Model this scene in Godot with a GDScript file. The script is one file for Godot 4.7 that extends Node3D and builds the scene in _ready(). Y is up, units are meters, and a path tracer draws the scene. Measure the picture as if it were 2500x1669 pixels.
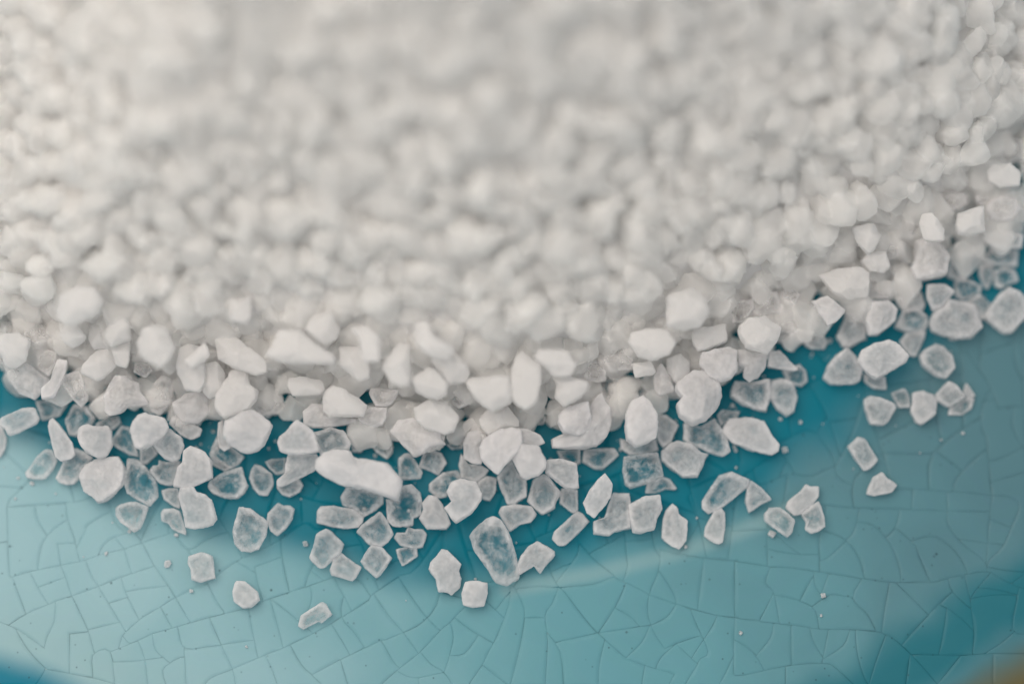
extends Node3D
# A close-up of coarse salt heaped on a turquoise crackle-glazed dish.
# Lengths inside the helpers are millimetres; MM turns them into metres.

const MM := 0.001
const EDGE := 0.93

var rng := RandomNumberGenerator.new()
var rough_noise := FastNoiseLite.new()
var cloud_noise := FastNoiseLite.new()
var heap_edge := PackedVector2Array()
var pool_shade_edge := PackedVector2Array()
var salt_mat: StandardMaterial3D
var packed_mat: StandardMaterial3D
var core_mat: StandardMaterial3D
var upper_mat: StandardMaterial3D
var glaze_mat: StandardMaterial3D
var ico := {}
var cells: Array[PackedVector2Array] = []
var cracks := []
var placed: Array = []          # [centre, radius] of every crystal laid by hand
var names := {}
var landmarks: Array = []       # [centre, what it is called] of the most striking crystals
var told := {}


func _ready() -> void:
	rng.seed = 4711
	camera_and_light()
	noises()
	materials()
	dish()
	loose_salt()
	gap_salt()
	dust()
	heap()


func camera_and_light() -> void:
	var cam := Camera3D.new()
	cam.name = "camera"
	add_child(cam)
	var e := deg_to_rad(82.0)
	cam.position = Vector3(0, 0.2 * sin(e), 0.2 * cos(e))
	cam.basis = Basis(Vector3.RIGHT, -e)
	var lens := CameraAttributesPhysical.new()
	lens.frustum_focal_length = 115.0
	lens.frustum_focus_distance = 0.1973
	lens.exposure_aperture = 4.4
	cam.attributes = lens
	cam.fov = rad_to_deg(2.0 * atan(20.8625 / 200.0))
	cam.near = 0.01
	cam.far = 10.0
	cam.current = true
	var env := Environment.new()
	env.background_mode = Environment.BG_COLOR
	env.background_color = Color(0.8, 0.805, 0.815).linear_to_srgb()
	env.tonemap_mode = Environment.TONE_MAPPER_LINEAR
	env.tonemap_exposure = 0.94
	env.sdfgi_enabled = true
	env.ssao_enabled = true
	env.ssil_enabled = true
	var we := WorldEnvironment.new()
	we.name = "room_light"
	we.environment = env
	add_child(we)
	var key := AreaLight3D.new()
	key.name = "softbox"
	key.area_size = Vector2(0.22, 0.22)
	key.light_energy = 0.064
	key.light_color = Color(1.0, 0.935, 0.875)
	key.shadow_enabled = true
	key.position = Vector3(-0.095, 0.24, -0.07)
	key.basis = Basis.looking_at(Vector3(-0.004, 0, -0.004) - key.position, Vector3.UP)
	add_child(key)


func noises() -> void:
	rough_noise.seed = 5
	rough_noise.frequency = 1.0
	rough_noise.fractal_octaves = 3
	cloud_noise.seed = 9
	cloud_noise.frequency = 0.55
	cloud_noise.fractal_octaves = 3
	heap_edge = points([-45.15, -29.22, -42.8, -18.79, -40.56, -11.05, -37.84, -3.4, -34.96, 1.65, -30.66, 4.29, -26.14, 5.8, -21.15, 6.67, -16.18, 6.42, -11.19, 7.17, -6.22, 7.92, -1.24, 8.3, 3.73, 7.42, 8.72, 5.67, 13.71, 3.66, 18.73, 1.4, 23.77, -1.12, 28.44, -3.53, 32.89, -6.2, 35.57, -13.11, 37.04, -21.38, 37.75, -29.22, 40, -50, 20, -62, -20, -62, -42, -50])
	pool_shade_edge = points([-38.64, 4.17, -31.13, 5.42, -27.85, 7.92, -24.58, 9.79, -20.59, 10.91, -16.11, 12.65, -11.14, 13.52, -6.19, 14.51, -1.73, 14.88, 3.71, 13.52, 11.16, 11.41, 14.9, 9.92, 17.4, 8.17, 20.66, 6.42, 22.44, 3.66, 24.23, 1.15, 27.02, -1.12, 31.29, -1.88, 38.84, -3.4])


func points(a: Array) -> PackedVector2Array:
	var p := PackedVector2Array()
	for i in a.size() / 2:
		p.append(Vector2(a[2 * i], a[2 * i + 1]))
	return p


func distance_to(line: PackedVector2Array, p: Vector2, closed: bool) -> float:
	var best := 1e9
	for i in line.size() - (0 if closed else 1):
		var q := Geometry2D.get_closest_point_to_segment(p, line[i], line[(i + 1) % line.size()])
		best = minf(best, p.distance_squared_to(q))
	return sqrt(best)


func heap_height(p: Vector2) -> float:
	if not Geometry2D.is_point_in_polygon(p, heap_edge):
		return -1.0
	var d := distance_to(heap_edge, p, true)
	return 0.6 * d + 0.007 * minf(d, 30.0) ** 2


# ---------------------------------------------------------------- materials

func materials() -> void:
	salt_mat = StandardMaterial3D.new()
	salt_mat.resource_name = "salt"
	salt_mat.vertex_color_use_as_albedo = true
	salt_mat.transparency = BaseMaterial3D.TRANSPARENCY_ALPHA
	salt_mat.albedo_color = Color(1, 1, 1, 1)
	salt_mat.roughness = 0.27
	salt_mat.metallic_specular = 0.5
	salt_mat.backlight_enabled = true
	salt_mat.backlight = Color(1, 1, 1)
	var fine := FastNoiseLite.new()
	fine.seed = 3
	fine.frequency = 0.02
	fine.fractal_octaves = 4
	var t := NoiseTexture2D.new()
	t.width = 256
	t.height = 256
	t.seamless = true
	t.noise = fine
	salt_mat.heightmap_enabled = true
	salt_mat.heightmap_texture = t
	salt_mat.heightmap_scale = 0.006
	salt_mat.uv1_triplanar = true
	salt_mat.uv1_scale = Vector3.ONE * 420.0

	packed_mat = salt_mat.duplicate()       # milky salt: seen through more salt
	packed_mat.resource_name = "packed_salt"
	packed_mat.transparency = BaseMaterial3D.TRANSPARENCY_DISABLED
	packed_mat.backlight = Color(0.9, 0.9, 0.9)
	packed_mat.refraction_enabled = true
	packed_mat.refraction_scale = 0.008
	packed_mat.albedo_color = Color(1, 1, 1, 0.33)
	packed_mat.roughness = 0.6
	packed_mat.metallic_specular = 0.3

	core_mat = salt_mat.duplicate()  # for the white sheet added under the grains to lighten their creases
	core_mat.resource_name = "added_salt_core"
	core_mat.transparency = BaseMaterial3D.TRANSPARENCY_DISABLED
	core_mat.roughness = 0.7

	upper_mat = packed_mat.duplicate()      # the crystals that lie on the heap's lower slope: a little less clear
	upper_mat.resource_name = "slope_salt"
	upper_mat.albedo_color = Color(1, 1, 1, 0.6)
	upper_mat.refraction_scale = 0.012
	upper_mat.metallic_specular = 0.5
	upper_mat.roughness = 0.4

	glaze_mat = StandardMaterial3D.new()
	glaze_mat.resource_name = "crackle_glaze"
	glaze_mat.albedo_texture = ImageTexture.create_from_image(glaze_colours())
	glaze_mat.roughness = 0.36
	glaze_mat.metallic_specular = 0.24
	glaze_mat.texture_repeat = false


func soft(a: float, b: float, v: float) -> float:
	return smoothstep(a, b, v)


func glaze_colours() -> Image:
	# Glaze with some light and shade painted in: pale where it runs thin, deep turquoise where it pooled and the heap shades it, an ochre bloom in one corner.
	var w := 360
	var h := 260
	var im := Image.create(w, h, false, Image.FORMAT_RGB8)
	var streak := points([-0.25, 15.08, 4.95, 14.14, 9.66, 12.95, 13.64, 11.66, 17.63, 9.97])
	var drift := FastNoiseLite.new()
	drift.seed = 21
	drift.frequency = 0.05
	drift.fractal_octaves = 3
	var pale := Color(0.235, 0.383, 0.419)
	var mid := Color(0.097, 0.253, 0.292)
	var grey := Color(0.069, 0.161, 0.191)
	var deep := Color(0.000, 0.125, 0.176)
	var blue := Color(0.005, 0.147, 0.216)
	var dusk := Color(0.017, 0.127, 0.162)
	var cream := Color(0.209, 0.332, 0.349)
	var ochre := Color(0.104, 0.086, 0.033)
	for j in h:
		for i in w:
			var p := Vector2(-36.0 + 72.0 * (i + 0.5) / w, -26.0 + 52.0 * (j + 0.5) / h)
			var n := drift.get_noise_2d(p.x * 2.0, p.y * 2.0)
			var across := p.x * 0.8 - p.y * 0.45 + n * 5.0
			var c := pale.lerp(mid, soft(-34.0, -4.0, across)).lerp(grey, soft(-4.0, 20.0, across))  # darker, greyer to the right: light falloff painted in beside the glaze's own change
			var d := distance_to(pool_shade_edge, p, false)
			var over := d if p.y > pool_shade_y(p.x) else -d
			c = c.lerp(deep, 1.0 - soft(-2.2, 1.5, over + n * 1.2))  # pooled glaze tone with shade along the heap's edge painted in
			var s := distance_to(streak, p, false)
			c = c.lerp(cream, 0.5 * (1.0 - soft(0.05, 0.85, s)) * soft(-0.3, 0.5, over + 0.4))
			var bl := Vector2((p.x + 34.0) / 14.0, (p.y - 30.0) / 11.5).length() * (1.0 + 0.06 * n)
			c = c.lerp(cream, 0.45 * (1.0 - soft(1.05, 1.5, bl)))
			c = c.lerp(blue, 1.0 - soft(0.88, 1.06, bl))
			var br := p.x * 0.572 + p.y * 0.82 - 29.0 + n * 1.4
			c = c.lerp(dusk, soft(-2.6, 0.1, br) * (1.0 - 0.6 * soft(1.4, 3.4, br)))
			c = c.lerp(ochre, soft(2.8, 6.2, br))
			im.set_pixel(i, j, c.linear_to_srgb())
	im.resize(2016, 1456, Image.INTERPOLATE_CUBIC)
	var r := RandomNumberGenerator.new()
	r.seed = 77
	for k in 650:                                   # iron specks fired into the glaze
		var x := r.randi_range(4, 2010)
		var y := r.randi_range(4, 1450)
		var size := 1 if r.randf() < 0.85 else 2
		var strong := r.randf_range(0.12, 0.5)
		for a in range(-size, size + 1):
			for b in range(-size, size + 1):
				var f := 1.0 - Vector2(a, b).length() / (size + 0.8)
				if f > 0.0:
					var was := im.get_pixel(x + a, y + b)
					im.set_pixel(x + a, y + b, was.lerp(Color(0.08, 0.13, 0.15), strong * minf(1.0, f * 1.5)))
	return im


func pool_shade_y(x: float) -> float:
	for i in pool_shade_edge.size() - 1:
		if x >= pool_shade_edge[i].x and x < pool_shade_edge[i + 1].x:
			return lerpf(pool_shade_edge[i].y, pool_shade_edge[i + 1].y, (x - pool_shade_edge[i].x) / (pool_shade_edge[i + 1].x - pool_shade_edge[i].x))
	return pool_shade_edge[0].y if x < pool_shade_edge[0].x else pool_shade_edge[-1].y


func mesh_of(v: PackedVector3Array, n: PackedVector3Array, f: PackedInt32Array, mat: Material, uv = null, col = null) -> ArrayMesh:
	var a := []
	a.resize(Mesh.ARRAY_MAX)
	a[Mesh.ARRAY_VERTEX] = v
	a[Mesh.ARRAY_NORMAL] = n
	a[Mesh.ARRAY_INDEX] = f
	if uv != null:
		a[Mesh.ARRAY_TEX_UV] = uv
	if col != null:
		a[Mesh.ARRAY_COLOR] = col
	var m := ArrayMesh.new()
	m.add_surface_from_arrays(Mesh.PRIMITIVE_TRIANGLES, a)
	m.surface_set_material(0, mat)
	return m


func put(called: String, mesh: Mesh, parent: Node3D = self) -> MeshInstance3D:
	var o := MeshInstance3D.new()
	o.mesh = mesh
	if names.has(called):
		names[called] += 1
		o.name = "%s_%03d" % [called, names[called]]
	else:
		names[called] = 0
		o.name = called
	parent.add_child(o, true)
	return o


# ---------------------------------------------------------------- the dish

func dish() -> void:
	var root := Node3D.new()
	root.name = "ceramic_dish"
	root.set_meta("label", "turquoise crackle-glazed ceramic dish with an ochre bloom, under the heap of salt")
	root.set_meta("category", "dish")
	add_child(root)
	# body: a shallow turned dish under the broken-looking skin of glaze
	var prof := [Vector2(0, -0.05), Vector2(30, -0.05), Vector2(60, -0.05), Vector2(78, -0.045), Vector2(84, 1.2), Vector2(92, 7.0), Vector2(97, 13.0), Vector2(99, 13.8), Vector2(100.5, 13.0), Vector2(97, 6.0), Vector2(88, -3.5), Vector2(76, -5.5), Vector2(0, -5.5)]
	var v := PackedVector3Array()
	var n := PackedVector3Array()
	var uv := PackedVector2Array()
	var f := PackedInt32Array()
	var seg := 96
	for i in prof.size():
		var t: Vector2 = (prof[mini(i + 1, prof.size() - 1)] - prof[maxi(i - 1, 0)]).normalized()
		for k in seg:
			var a := TAU * k / seg
			v.append(Vector3(prof[i].x * cos(a), prof[i].y, prof[i].x * sin(a)) * MM)
			n.append(Vector3(-t.y * cos(a), t.x, -t.y * sin(a)).normalized())
			uv.append(Vector2(clampf((prof[i].x * cos(a) + 36.0) / 72.0, 0.02, 0.98), clampf((prof[i].x * sin(a) + 26.0) / 52.0, 0.02, 0.98)))
	for i in prof.size() - 1:
		for k in seg:
			var a := i * seg + k
			var b := i * seg + (k + 1) % seg
			f.append_array([a, a + seg, b, b, a + seg, b + seg])
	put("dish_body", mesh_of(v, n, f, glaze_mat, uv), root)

	cells = [corners(-31.2, -25.0, 31.2, 20.9)]
	traced_cracks()
	for round in 12:
		var waiting := cracks
		cracks = []
		for line in waiting:
			if not split(line):
				cracks.append(line)
	cells.append_array([corners(-36, -25, -31.22, 20.9), corners(31.22, -25, 36, 20.9), corners(-36, 20.92, 36, 26)])
	split_large()
	var shown := []
	var rest := []
	for c in cells:
		var mid := Vector2.ZERO
		for p in c:
			mid += p / c.size()
		var seen := absf(mid.x) < 32.0 and mid.y < 21.6 and mid.y > pool_shade_y(mid.x) - 4.0 and mid.y > -16.0
		var size := absf(area_of(c))
		if size < 0.05:
			continue
		(shown if seen else rest).append([size, c])
	shown.sort_custom(func(a, b): return a[0] > b[0])
	while shown.size() > 300:
		rest.append(shown.pop_back())
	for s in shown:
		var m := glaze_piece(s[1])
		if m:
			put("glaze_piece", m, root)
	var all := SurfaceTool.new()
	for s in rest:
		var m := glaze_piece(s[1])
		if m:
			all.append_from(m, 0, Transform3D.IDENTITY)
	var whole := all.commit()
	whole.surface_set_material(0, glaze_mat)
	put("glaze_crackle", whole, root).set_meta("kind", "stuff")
	var table := BoxMesh.new()
	table.size = Vector3(1.2, 0.02, 1.2)
	var tm := StandardMaterial3D.new()
	tm.albedo_color = Color(0.55, 0.53, 0.5)
	tm.roughness = 0.6
	table.material = tm
	var o := put("table_top", table)
	o.position = Vector3(0, -0.0157, 0)
	o.set_meta("kind", "structure")


func area_of(c: PackedVector2Array) -> float:
	var s := 0.0
	for i in c.size():
		s += c[i].cross(c[(i + 1) % c.size()])
	return s / 2.0


func corners(x0: float, y0: float, x1: float, y1: float) -> PackedVector2Array:
	return PackedVector2Array([Vector2(x0, y0), Vector2(x1, y0), Vector2(x1, y1), Vector2(x0, y1)])


func crack(a: Array) -> void:
	cracks.append(points(a))


# False where a piece holds the whole crack, so that the cut has to wait until another crack reaches it.
func split(line: PackedVector2Array) -> bool:
	var done := true
	# smooth the traced line, then cut every glaze piece that it crosses
	var fine := PackedVector2Array()
	for i in line.size() - 1:
		var p0 := line[maxi(i - 1, 0)]
		var p3 := line[mini(i + 2, line.size() - 1)]
		for k in 3:
			fine.append(line[i].cubic_interpolate(line[i + 1], p0, p3, k / 3.0))
	fine.append(line[-1])
	for s in Geometry2D.offset_polyline(fine, 0.003, Geometry2D.JOIN_MITER, Geometry2D.END_SQUARE):
		if Geometry2D.is_polygon_clockwise(s):
			continue
		var box := Rect2(s[0], Vector2.ZERO)
		for p in s:
			box = box.expand(p)
		var next: Array[PackedVector2Array] = []
		for c in cells:
			var cb := Rect2(c[0], Vector2.ZERO)
			for p in c:
				cb = cb.expand(p)
			if not cb.intersects(box):
				next.append(c)
				continue
			var pieces := Geometry2D.clip_polygons(c, s)
			if pieces.any(func(q): return Geometry2D.is_polygon_clockwise(q)):
				done = false
				next.append(c)
				continue
			for piece in pieces:
				if not Geometry2D.is_polygon_clockwise(piece) and absf(area_of(piece)) > 0.01:
					next.append(piece)
		cells = next
	return done


func split_large() -> void:
	for round in 7:
		var big := []
		for c in cells:
			if absf(area_of(c)) > 8.5:
				big.append(c)
		for c in big:
			var mid := Vector2.ZERO
			for p in c:
				mid += p / c.size()
			var xx := 0.0
			var yy := 0.0
			var xy := 0.0
			for p in c:
				xx += (p.x - mid.x) ** 2
				yy += (p.y - mid.y) ** 2
				xy += (p.x - mid.x) * (p.y - mid.y)
			var long := 0.5 * atan2(2.0 * xy, xx - yy) + rng.randf_range(-0.35, 0.35)
			var across := Vector2(-sin(long), cos(long))
			var start := mid + Vector2(cos(long), sin(long)) * rng.randf_range(-0.6, 0.6)
			var bend := Vector2(cos(long), sin(long)) * rng.randf_range(-1.3, 1.3)
			var line := PackedVector2Array()
			var was := cells.duplicate()
			var reach := sqrt(xx / c.size() + yy / c.size()) * 2.0
			for k in range(-3, 4):
				line.append(start + across * reach * k / 3.0 + bend * (1.0 - (k / 3.0) ** 2))
			cells = [c]
			split(line)
			var pieces := cells
			cells = was
			cells.erase(c)
			cells.append_array(pieces)


func glaze_piece(c: PackedVector2Array) -> ArrayMesh:
	for reach in [0.012, -0.04, 0.029]:      # close dead-end slits, drop needle-thin spurs
		var best := PackedVector2Array()
		for q in Geometry2D.offset_polygon(c, reach, Geometry2D.JOIN_MITER):
			if best.is_empty() or absf(area_of(q)) > absf(area_of(best)):
				best = q
		if best.size() < 3:
			return null
		c = best
	if Geometry2D.is_polygon_clockwise(c):
		c.reverse()
	# even out the outline
	var o := PackedVector2Array()
	for i in c.size():
		var a := c[i]
		var b := c[(i + 1) % c.size()]
		if o.is_empty() or o[-1].distance_to(a) > 0.07:
			o.append(a)
		var parts := int(a.distance_to(b) / 0.7)
		for k in range(1, parts):
			o.append(a.lerp(b, float(k) / parts))
	while o.size() > 3 and o[-1].distance_to(o[0]) < 0.07:
		o.remove_at(o.size() - 1)
	if o.size() < 3:
		return null
	var n := o.size()
	var round_ := 0.0
	for i in n:
		round_ += o[i].distance_to(o[(i + 1) % n])
	var size := area_of(o)
	if size / round_ < 0.06:
		return null
	var inset := minf(0.24, 0.42 * size / round_)
	var away := PackedVector2Array()
	for i in n:
		var a := (o[i] - o[(i + n - 1) % n]).normalized()
		var b := (o[(i + 1) % n] - o[i]).normalized()
		var out := (Vector2(a.y, -a.x) + Vector2(b.y, -b.x))
		if out.length() < 0.2:
			out = Vector2(a.y, -a.x)
		out = out.normalized()
		away.append(out / maxf(0.55, out.dot(Vector2(a.y, -a.x))))
	for i in n:             # less where another edge is close, so that narrow tips do not fold over
		var clear := 9.0
		for k in n:
			if k != i and (k + 1) % n != i:
				var q := Geometry2D.get_closest_point_to_segment(o[i], o[k], o[(k + 1) % n])
				if (q - o[i]).dot(away[i]) < 0.0:
					clear = minf(clear, q.distance_to(o[i]))
		away[i] *= minf(1.0, 0.33 * clear / inset)
	var v := PackedVector3Array()
	var nn := PackedVector3Array()
	var uv := PackedVector2Array()
	var f := PackedInt32Array()
	var mid := Vector2.ZERO
	for p in o:
		mid += p / n
	var lean := Vector2(rng.randf_range(-1, 1), rng.randf_range(-1, 1)) * 0.018
	for ring in [[0.0, -0.02, 0.32], [0.5, -0.008, 0.22], [1.0, 0.0, 0.04]]:
		for i in n:
			var q := o[i] - away[i] * inset * float(ring[0])
			v.append(Vector3(q.x, float(ring[1]) + lean.dot(q - mid), q.y) * MM)
			var up := 1.0 - float(ring[2])
			var side := away[i].normalized() * float(ring[2])
			nn.append(Vector3(side.x - lean.x, up, side.y - lean.y).normalized())
			uv.append(Vector2((q.x + 36.0) / 72.0, (q.y + 26.0) / 52.0))
	for r in 2:
		for i in n:
			var a := r * n + i
			var b := r * n + (i + 1) % n
			f.append_array([a, b, a + n, b, b + n, a + n])
	var inner := PackedVector2Array()
	for i in n:
		inner.append(o[i] - away[i] * inset)
	var tri := Geometry2D.triangulate_polygon(inner)
	if tri.is_empty():
		tri = Geometry2D.triangulate_polygon(o)
	for t in tri.size() / 3:
		f.append_array([tri[t * 3] + 2 * n, tri[t * 3 + 1] + 2 * n, tri[t * 3 + 2] + 2 * n])
	for t in f.size() / 3:       # every face up
		var a := v[f[t * 3]]
		if (v[f[t * 3 + 1]] - a).cross(v[f[t * 3 + 2]] - a).y > 0.0:
			var s := f[t * 3 + 1]
			f[t * 3 + 1] = f[t * 3 + 2]
			f[t * 3 + 2] = s
	return mesh_of(v, nn, f, glaze_mat, uv)


func traced_cracks() -> void:
	crack([-33.21, 4.15, -26.13, 6.42, -20.63, 8.17, -15.16, 8.67, -11.17, 9.92, -6.21, 10.16, -1.24, 9.17, 3.73, 8.92, 8.71, 7.17, 13.71, 4.67, 18.72, 2.41, 23.75, 0.14, 28.81, -2.9, 32.14, -3.67])
	crack([-30.6, 10.06, -30.54, 12.03, -30.37, 14.21, -30.23, 14.35, -29.88, 15.25, -29.38, 16.48, -29.32, 16.62])
	crack([-30.62, 10.18, -30.47, 9.65, -30, 9.17, -27, 6.09])
	crack([-30.66, 10.13, -28.94, 10.01, -27.04, 9.84, -26.19, 9.74, -25.15, 9.36, -24.39, 9.17, -22.58, 7.5])
	crack([-28.95, 9.95, -28.73, 10.89, -28.14, 11.84, -28.09, 11.93])
	crack([-26.88, 10.85, -27.77, 11.46, -28.33, 12.12, -28.59, 12.98, -28.68, 13.99])
	crack([-27.05, 9.78, -26.93, 10.89, -26.52, 12.03, -26.17, 13.36, -26.14, 13.45])
	crack([-27.55, 12.37, -26.52, 12.27, -26.4, 12.25])
	crack([-27.5, 12.3, -27.29, 13.7])
	crack([-30.28, 14.37, -29.14, 14.02, -27.3, 13.64, -25.79, 13.31, -24.89, 12.98, -23.47, 12.65, -22.39, 12.27, -20.39, 11.58])
	crack([-29.17, 13.97, -28.65, 14.97, -28.06, 15.92, -27.98, 16.05])
	crack([-28.71, 14.99, -27.14, 14.4, -26.96, 14.33])
	crack([-27.32, 13.59, -26.95, 14.5, -26.58, 15.55])
	crack([-30.48, 17.28, -30.26, 17.15, -29.37, 16.58, -27.59, 15.82, -26.6, 15.49, -25, 14.92, -23.73, 14.4, -21.6, 13.67])
	crack([-25.81, 13.25, -25.44, 14.21, -25, 14.92, -24.37, 15.92, -23.39, 17.52, -23.27, 17.73])
	crack([-27.59, 15.76, -27.62, 16.96, -28.02, 17.9, -28.2, 18.65, -28.13, 19.66])
	crack([-26.63, 15.44, -26.06, 16.58, -25.57, 17.62, -25.17, 18.94, -25.13, 19.07])
	crack([-23.67, 14.32, -23.64, 14.4, -23.34, 15.25, -22.94, 16.11, -22.55, 16.86, -22.49, 16.99])
	crack([-23.4, 15.21, -20.88, 14.88, -20.74, 14.86])
	crack([-24.43, 15.93, -23.43, 15.63, -23.14, 15.55])
	crack([-23.53, 17.89, -22.55, 16.96, -21.33, 16.2, -20.35, 15.59, -18.42, 14.69, -17.66, 14.12, -16.44, 13.26, -14.84, 12.5, -13.93, 12])
	crack([-23.52, 17.81, -23.1, 18.32, -22.52, 18.17])
	crack([-23.75, 18.7, -23.71, 18.56, -23.47, 17.8])
	crack([-21.69, 13.59, -20.98, 14.59, -20.35, 15.59, -19.91, 16.29, -19.43, 17.05, -19.36, 17.15])
	crack([-23.49, 12.59, -23.07, 13.93, -22.99, 14.21])
	crack([-24.09, 11.89, -23.44, 12.69])
	crack([-25.1, 13.1, -25.04, 12.98, -24.71, 12.41, -24.06, 11.93, -22.87, 11.53])
	crack([-26.4, 12.65, -25.91, 11.65, -25.68, 11.17, -24.46, 10.41, -24.26, 10.28])
	crack([-24.78, 9.21, -24.47, 9.93, -23.98, 11.08, -23.49, 11.65, -23.39, 11.77])
	crack([-22.96, 11.5, -22.39, 12.27, -21.63, 13.7])
	crack([-20.49, 11.55, -19.58, 12.69, -18.45, 12.03, -17.41, 11.65, -17.18, 11.56])
	crack([-19.61, 12.64, -18.42, 14.69, -17.93, 15.63, -17.45, 16.39, -17.32, 16.59])
	crack([-21.27, 16.1, -20.56, 17.33, -20.48, 17.48])
	crack([-21.75, 17.78, -20.18, 17.33, -18.29, 16.77, -15.93, 16.2, -14.61, 15.63, -12.16, 14.83, -10.68, 14.29])
	crack([-24.28, 18.87, -22.58, 18.18, -21.63, 17.73])
	crack([-22.6, 18.13, -22.14, 19.22, -21.91, 20.97])
	crack([-21.7, 17.7, -21.48, 18.75, -20.62, 19.5, -20.53, 19.58])
	crack([-20.2, 17.28, -19.88, 18.47, -19.25, 18.67])
	crack([-18.32, 16.71, -17.61, 18.28, -16.84, 19.88, -16.63, 20.97])
	crack([-15.95, 16.14, -15.63, 17.71, -15.34, 19.03, -15.28, 19.27])
	crack([-14.63, 15.58, -14.12, 17.33, -13.83, 18.51, -13.79, 18.66])
	crack([-14.66, 15.6, -12.9, 16.96, -12.13, 17.62, -11.97, 17.76])
	crack([-19.84, 18.76, -17.52, 18.42, -15.63, 18.14, -15.48, 18.11])
	crack([-18.55, 20.95, -18.15, 20.44, -16.84, 19.88, -14.86, 19.03, -13.36, 18.42, -10.91, 17.15, -8.6, 15.7])
	crack([-14.89, 18.98, -14.38, 20.07, -14.07, 20.97])
	crack([-13.39, 18.37, -12.68, 19.6, -12.02, 20.25, -11.32, 20.94])
	crack([-12.1, 20.25, -12.02, 20.21, -10.42, 19.36, -8.64, 18.51, -7.88, 18.15])
	crack([-10.94, 17.09, -10.24, 18.18, -9.81, 18.94, -9.72, 19.09])
	crack([-10.14, 15.41, -10.3, 16.72, -9.48, 17.71, -8.91, 18.56, -8.84, 18.67])
	crack([-12.22, 14.79, -12.2, 14.88, -12.1, 15.63, -12.33, 16.48, -12.56, 17.32])
	crack([-15.59, 13.68, -15.38, 14.69, -15.09, 15.63, -15.01, 15.87])
	crack([-15.64, 13.76, -14.92, 13.5, -13.86, 13.12])
	crack([-14.04, 11.97, -13.88, 13.45, -13.48, 15.16, -13.45, 15.31])
	crack([-10.77, 14.25, -9.78, 16.2, -9.66, 16.43])
	crack([-10.78, 14.33, -9.32, 14.5, -8.66, 15.35, -8.48, 15.58])
	crack([-26.76, 17.77, -25.51, 17.61])
	crack([-26.7, 17.7, -26.68, 18.94, -26.66, 20.2])
	crack([-25.68, 17.54, -24.06, 17.15, -23.62, 17.04])
	crack([-25.23, 20.48, -25.24, 20.35, -25.26, 19.03, -24.22, 18.84, -23.9, 20.97])
	crack([-24.19, 19.46, -23.98, 19.46, -22.8, 19.41, -22.04, 19.31, -20.93, 19.17])
	crack([-20.77, 20.97, -21.04, 19.97, -20.43, 19.41, -19.78, 19.13, -19.68, 19.09])
	crack([-19.79, 18.41, -19.61, 20.97])
	crack([-31.25, 16.88, -30.88, 17.05, -29.83, 17.52, -28.68, 18.28, -28.15, 18.69])
	crack([-28.12, 19.54, -28.17, 19.97, -28.75, 20.96])
	crack([-28.23, 19.87, -27.04, 20.07, -25.14, 20.44, -23.85, 20.79])
	crack([-10.34, 19.26, -9.82, 20.97])
	crack([-19.51, 8.23, -17.32, 11.46, -16.74, 12.31, -16.35, 13.17, -16.3, 13.26])
	crack([-14.08, 12.06, -12.57, 11.08, -11.43, 11.46, -8.64, 10.01])
	crack([-8.69, 15.78, -8.37, 15.35, -6.86, 14.31, -5.63, 13.64, -2.92, 9.46])
	crack([-8.41, 15.3, -7.51, 16.58, -6.61, 17.62, -5.7, 18.84, -5.6, 18.99])
	crack([-6.89, 14.26, -6.19, 15.35, -5.15, 16.77, -4.3, 17.61])
	crack([-8.07, 17.77, -8.08, 16.77, -7.89, 16.11, -7.86, 16])
	crack([-8.09, 17.65, -7.93, 18.18, -6.75, 17.76, -5.29, 16.96, -4.3, 15.25, -4.2, 11.38])
	crack([-7.91, 18.08, -7.21, 19.31, -6.83, 19.78, -6.74, 19.9])
	crack([-1.41, 15.91, -2.02, 15.73, -2.87, 16.2, -3.72, 17.05, -4.34, 17.57, -5.52, 18.84, -6.93, 19.97, -8.01, 20.95])
	crack([-5.56, 18.8, -4.85, 19.6, -4.09, 20.07, -3.49, 20.96])
	crack([-3.74, 16.99, -3.53, 17.99, -3.81, 19.22, -4.11, 20.12])
	crack([-3.49, 16.73, -2.49, 17.52, -1.17, 18.28, -1.08, 18.33])
	crack([-1.74, 15.84, -1.55, 15.82, -0.6, 16.67, -0.45, 16.81])
	crack([-0.07, 14.82, -0.22, 16.01, -0.79, 17.62, -1.36, 18.75, -1.83, 19.69, -2.71, 20.96])
	crack([-0.13, 14.84, 0.2, 15.06, 0.72, 16.2, 0.68, 17.33, 0.34, 19.13, -0.14, 20.97])
	crack([0.14, 15.07, 1.58, 14.92, 2.81, 14.97, 4.9, 14.78, 6.19, 14.29])
	crack([2.83, 14.91, 2.43, 15.92, 2, 16.67, 2.14, 18.18, 1.99, 20.97])
	crack([0.01, 9.05, 1.87, 12.98, 2.72, 14.78, 3.19, 15.25, 4.13, 16.48, 5.17, 17.71, 6.91, 19.26])
	crack([4.06, 12.25, 3.95, 12.98, 3.1, 14.12, 2.63, 14.73])
	crack([4.01, 12.27, 5.09, 13.36, 6.13, 14.21, 6.14, 14.37])
	crack([6.56, 7.86, 6.9, 12.5, 6.99, 13.74, 6.68, 14.65])
	crack([6.08, 14.28, 6.7, 14.59, 8.02, 15.25, 8.4, 15.44, 9.91, 15.96, 11.05, 16.29, 12.46, 16.67, 13.59, 16.77, 13.77, 16.89])
	crack([6.95, 14.65, 6.89, 14.78, 6.22, 16.2, 5.14, 17.76])
	crack([6.16, 16.17, 7.07, 16.67, 7.63, 17.24, 7.76, 17.37])
	crack([5.11, 17.72, 6.5, 17.52, 8.29, 17.24, 8.45, 17.22])
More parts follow.
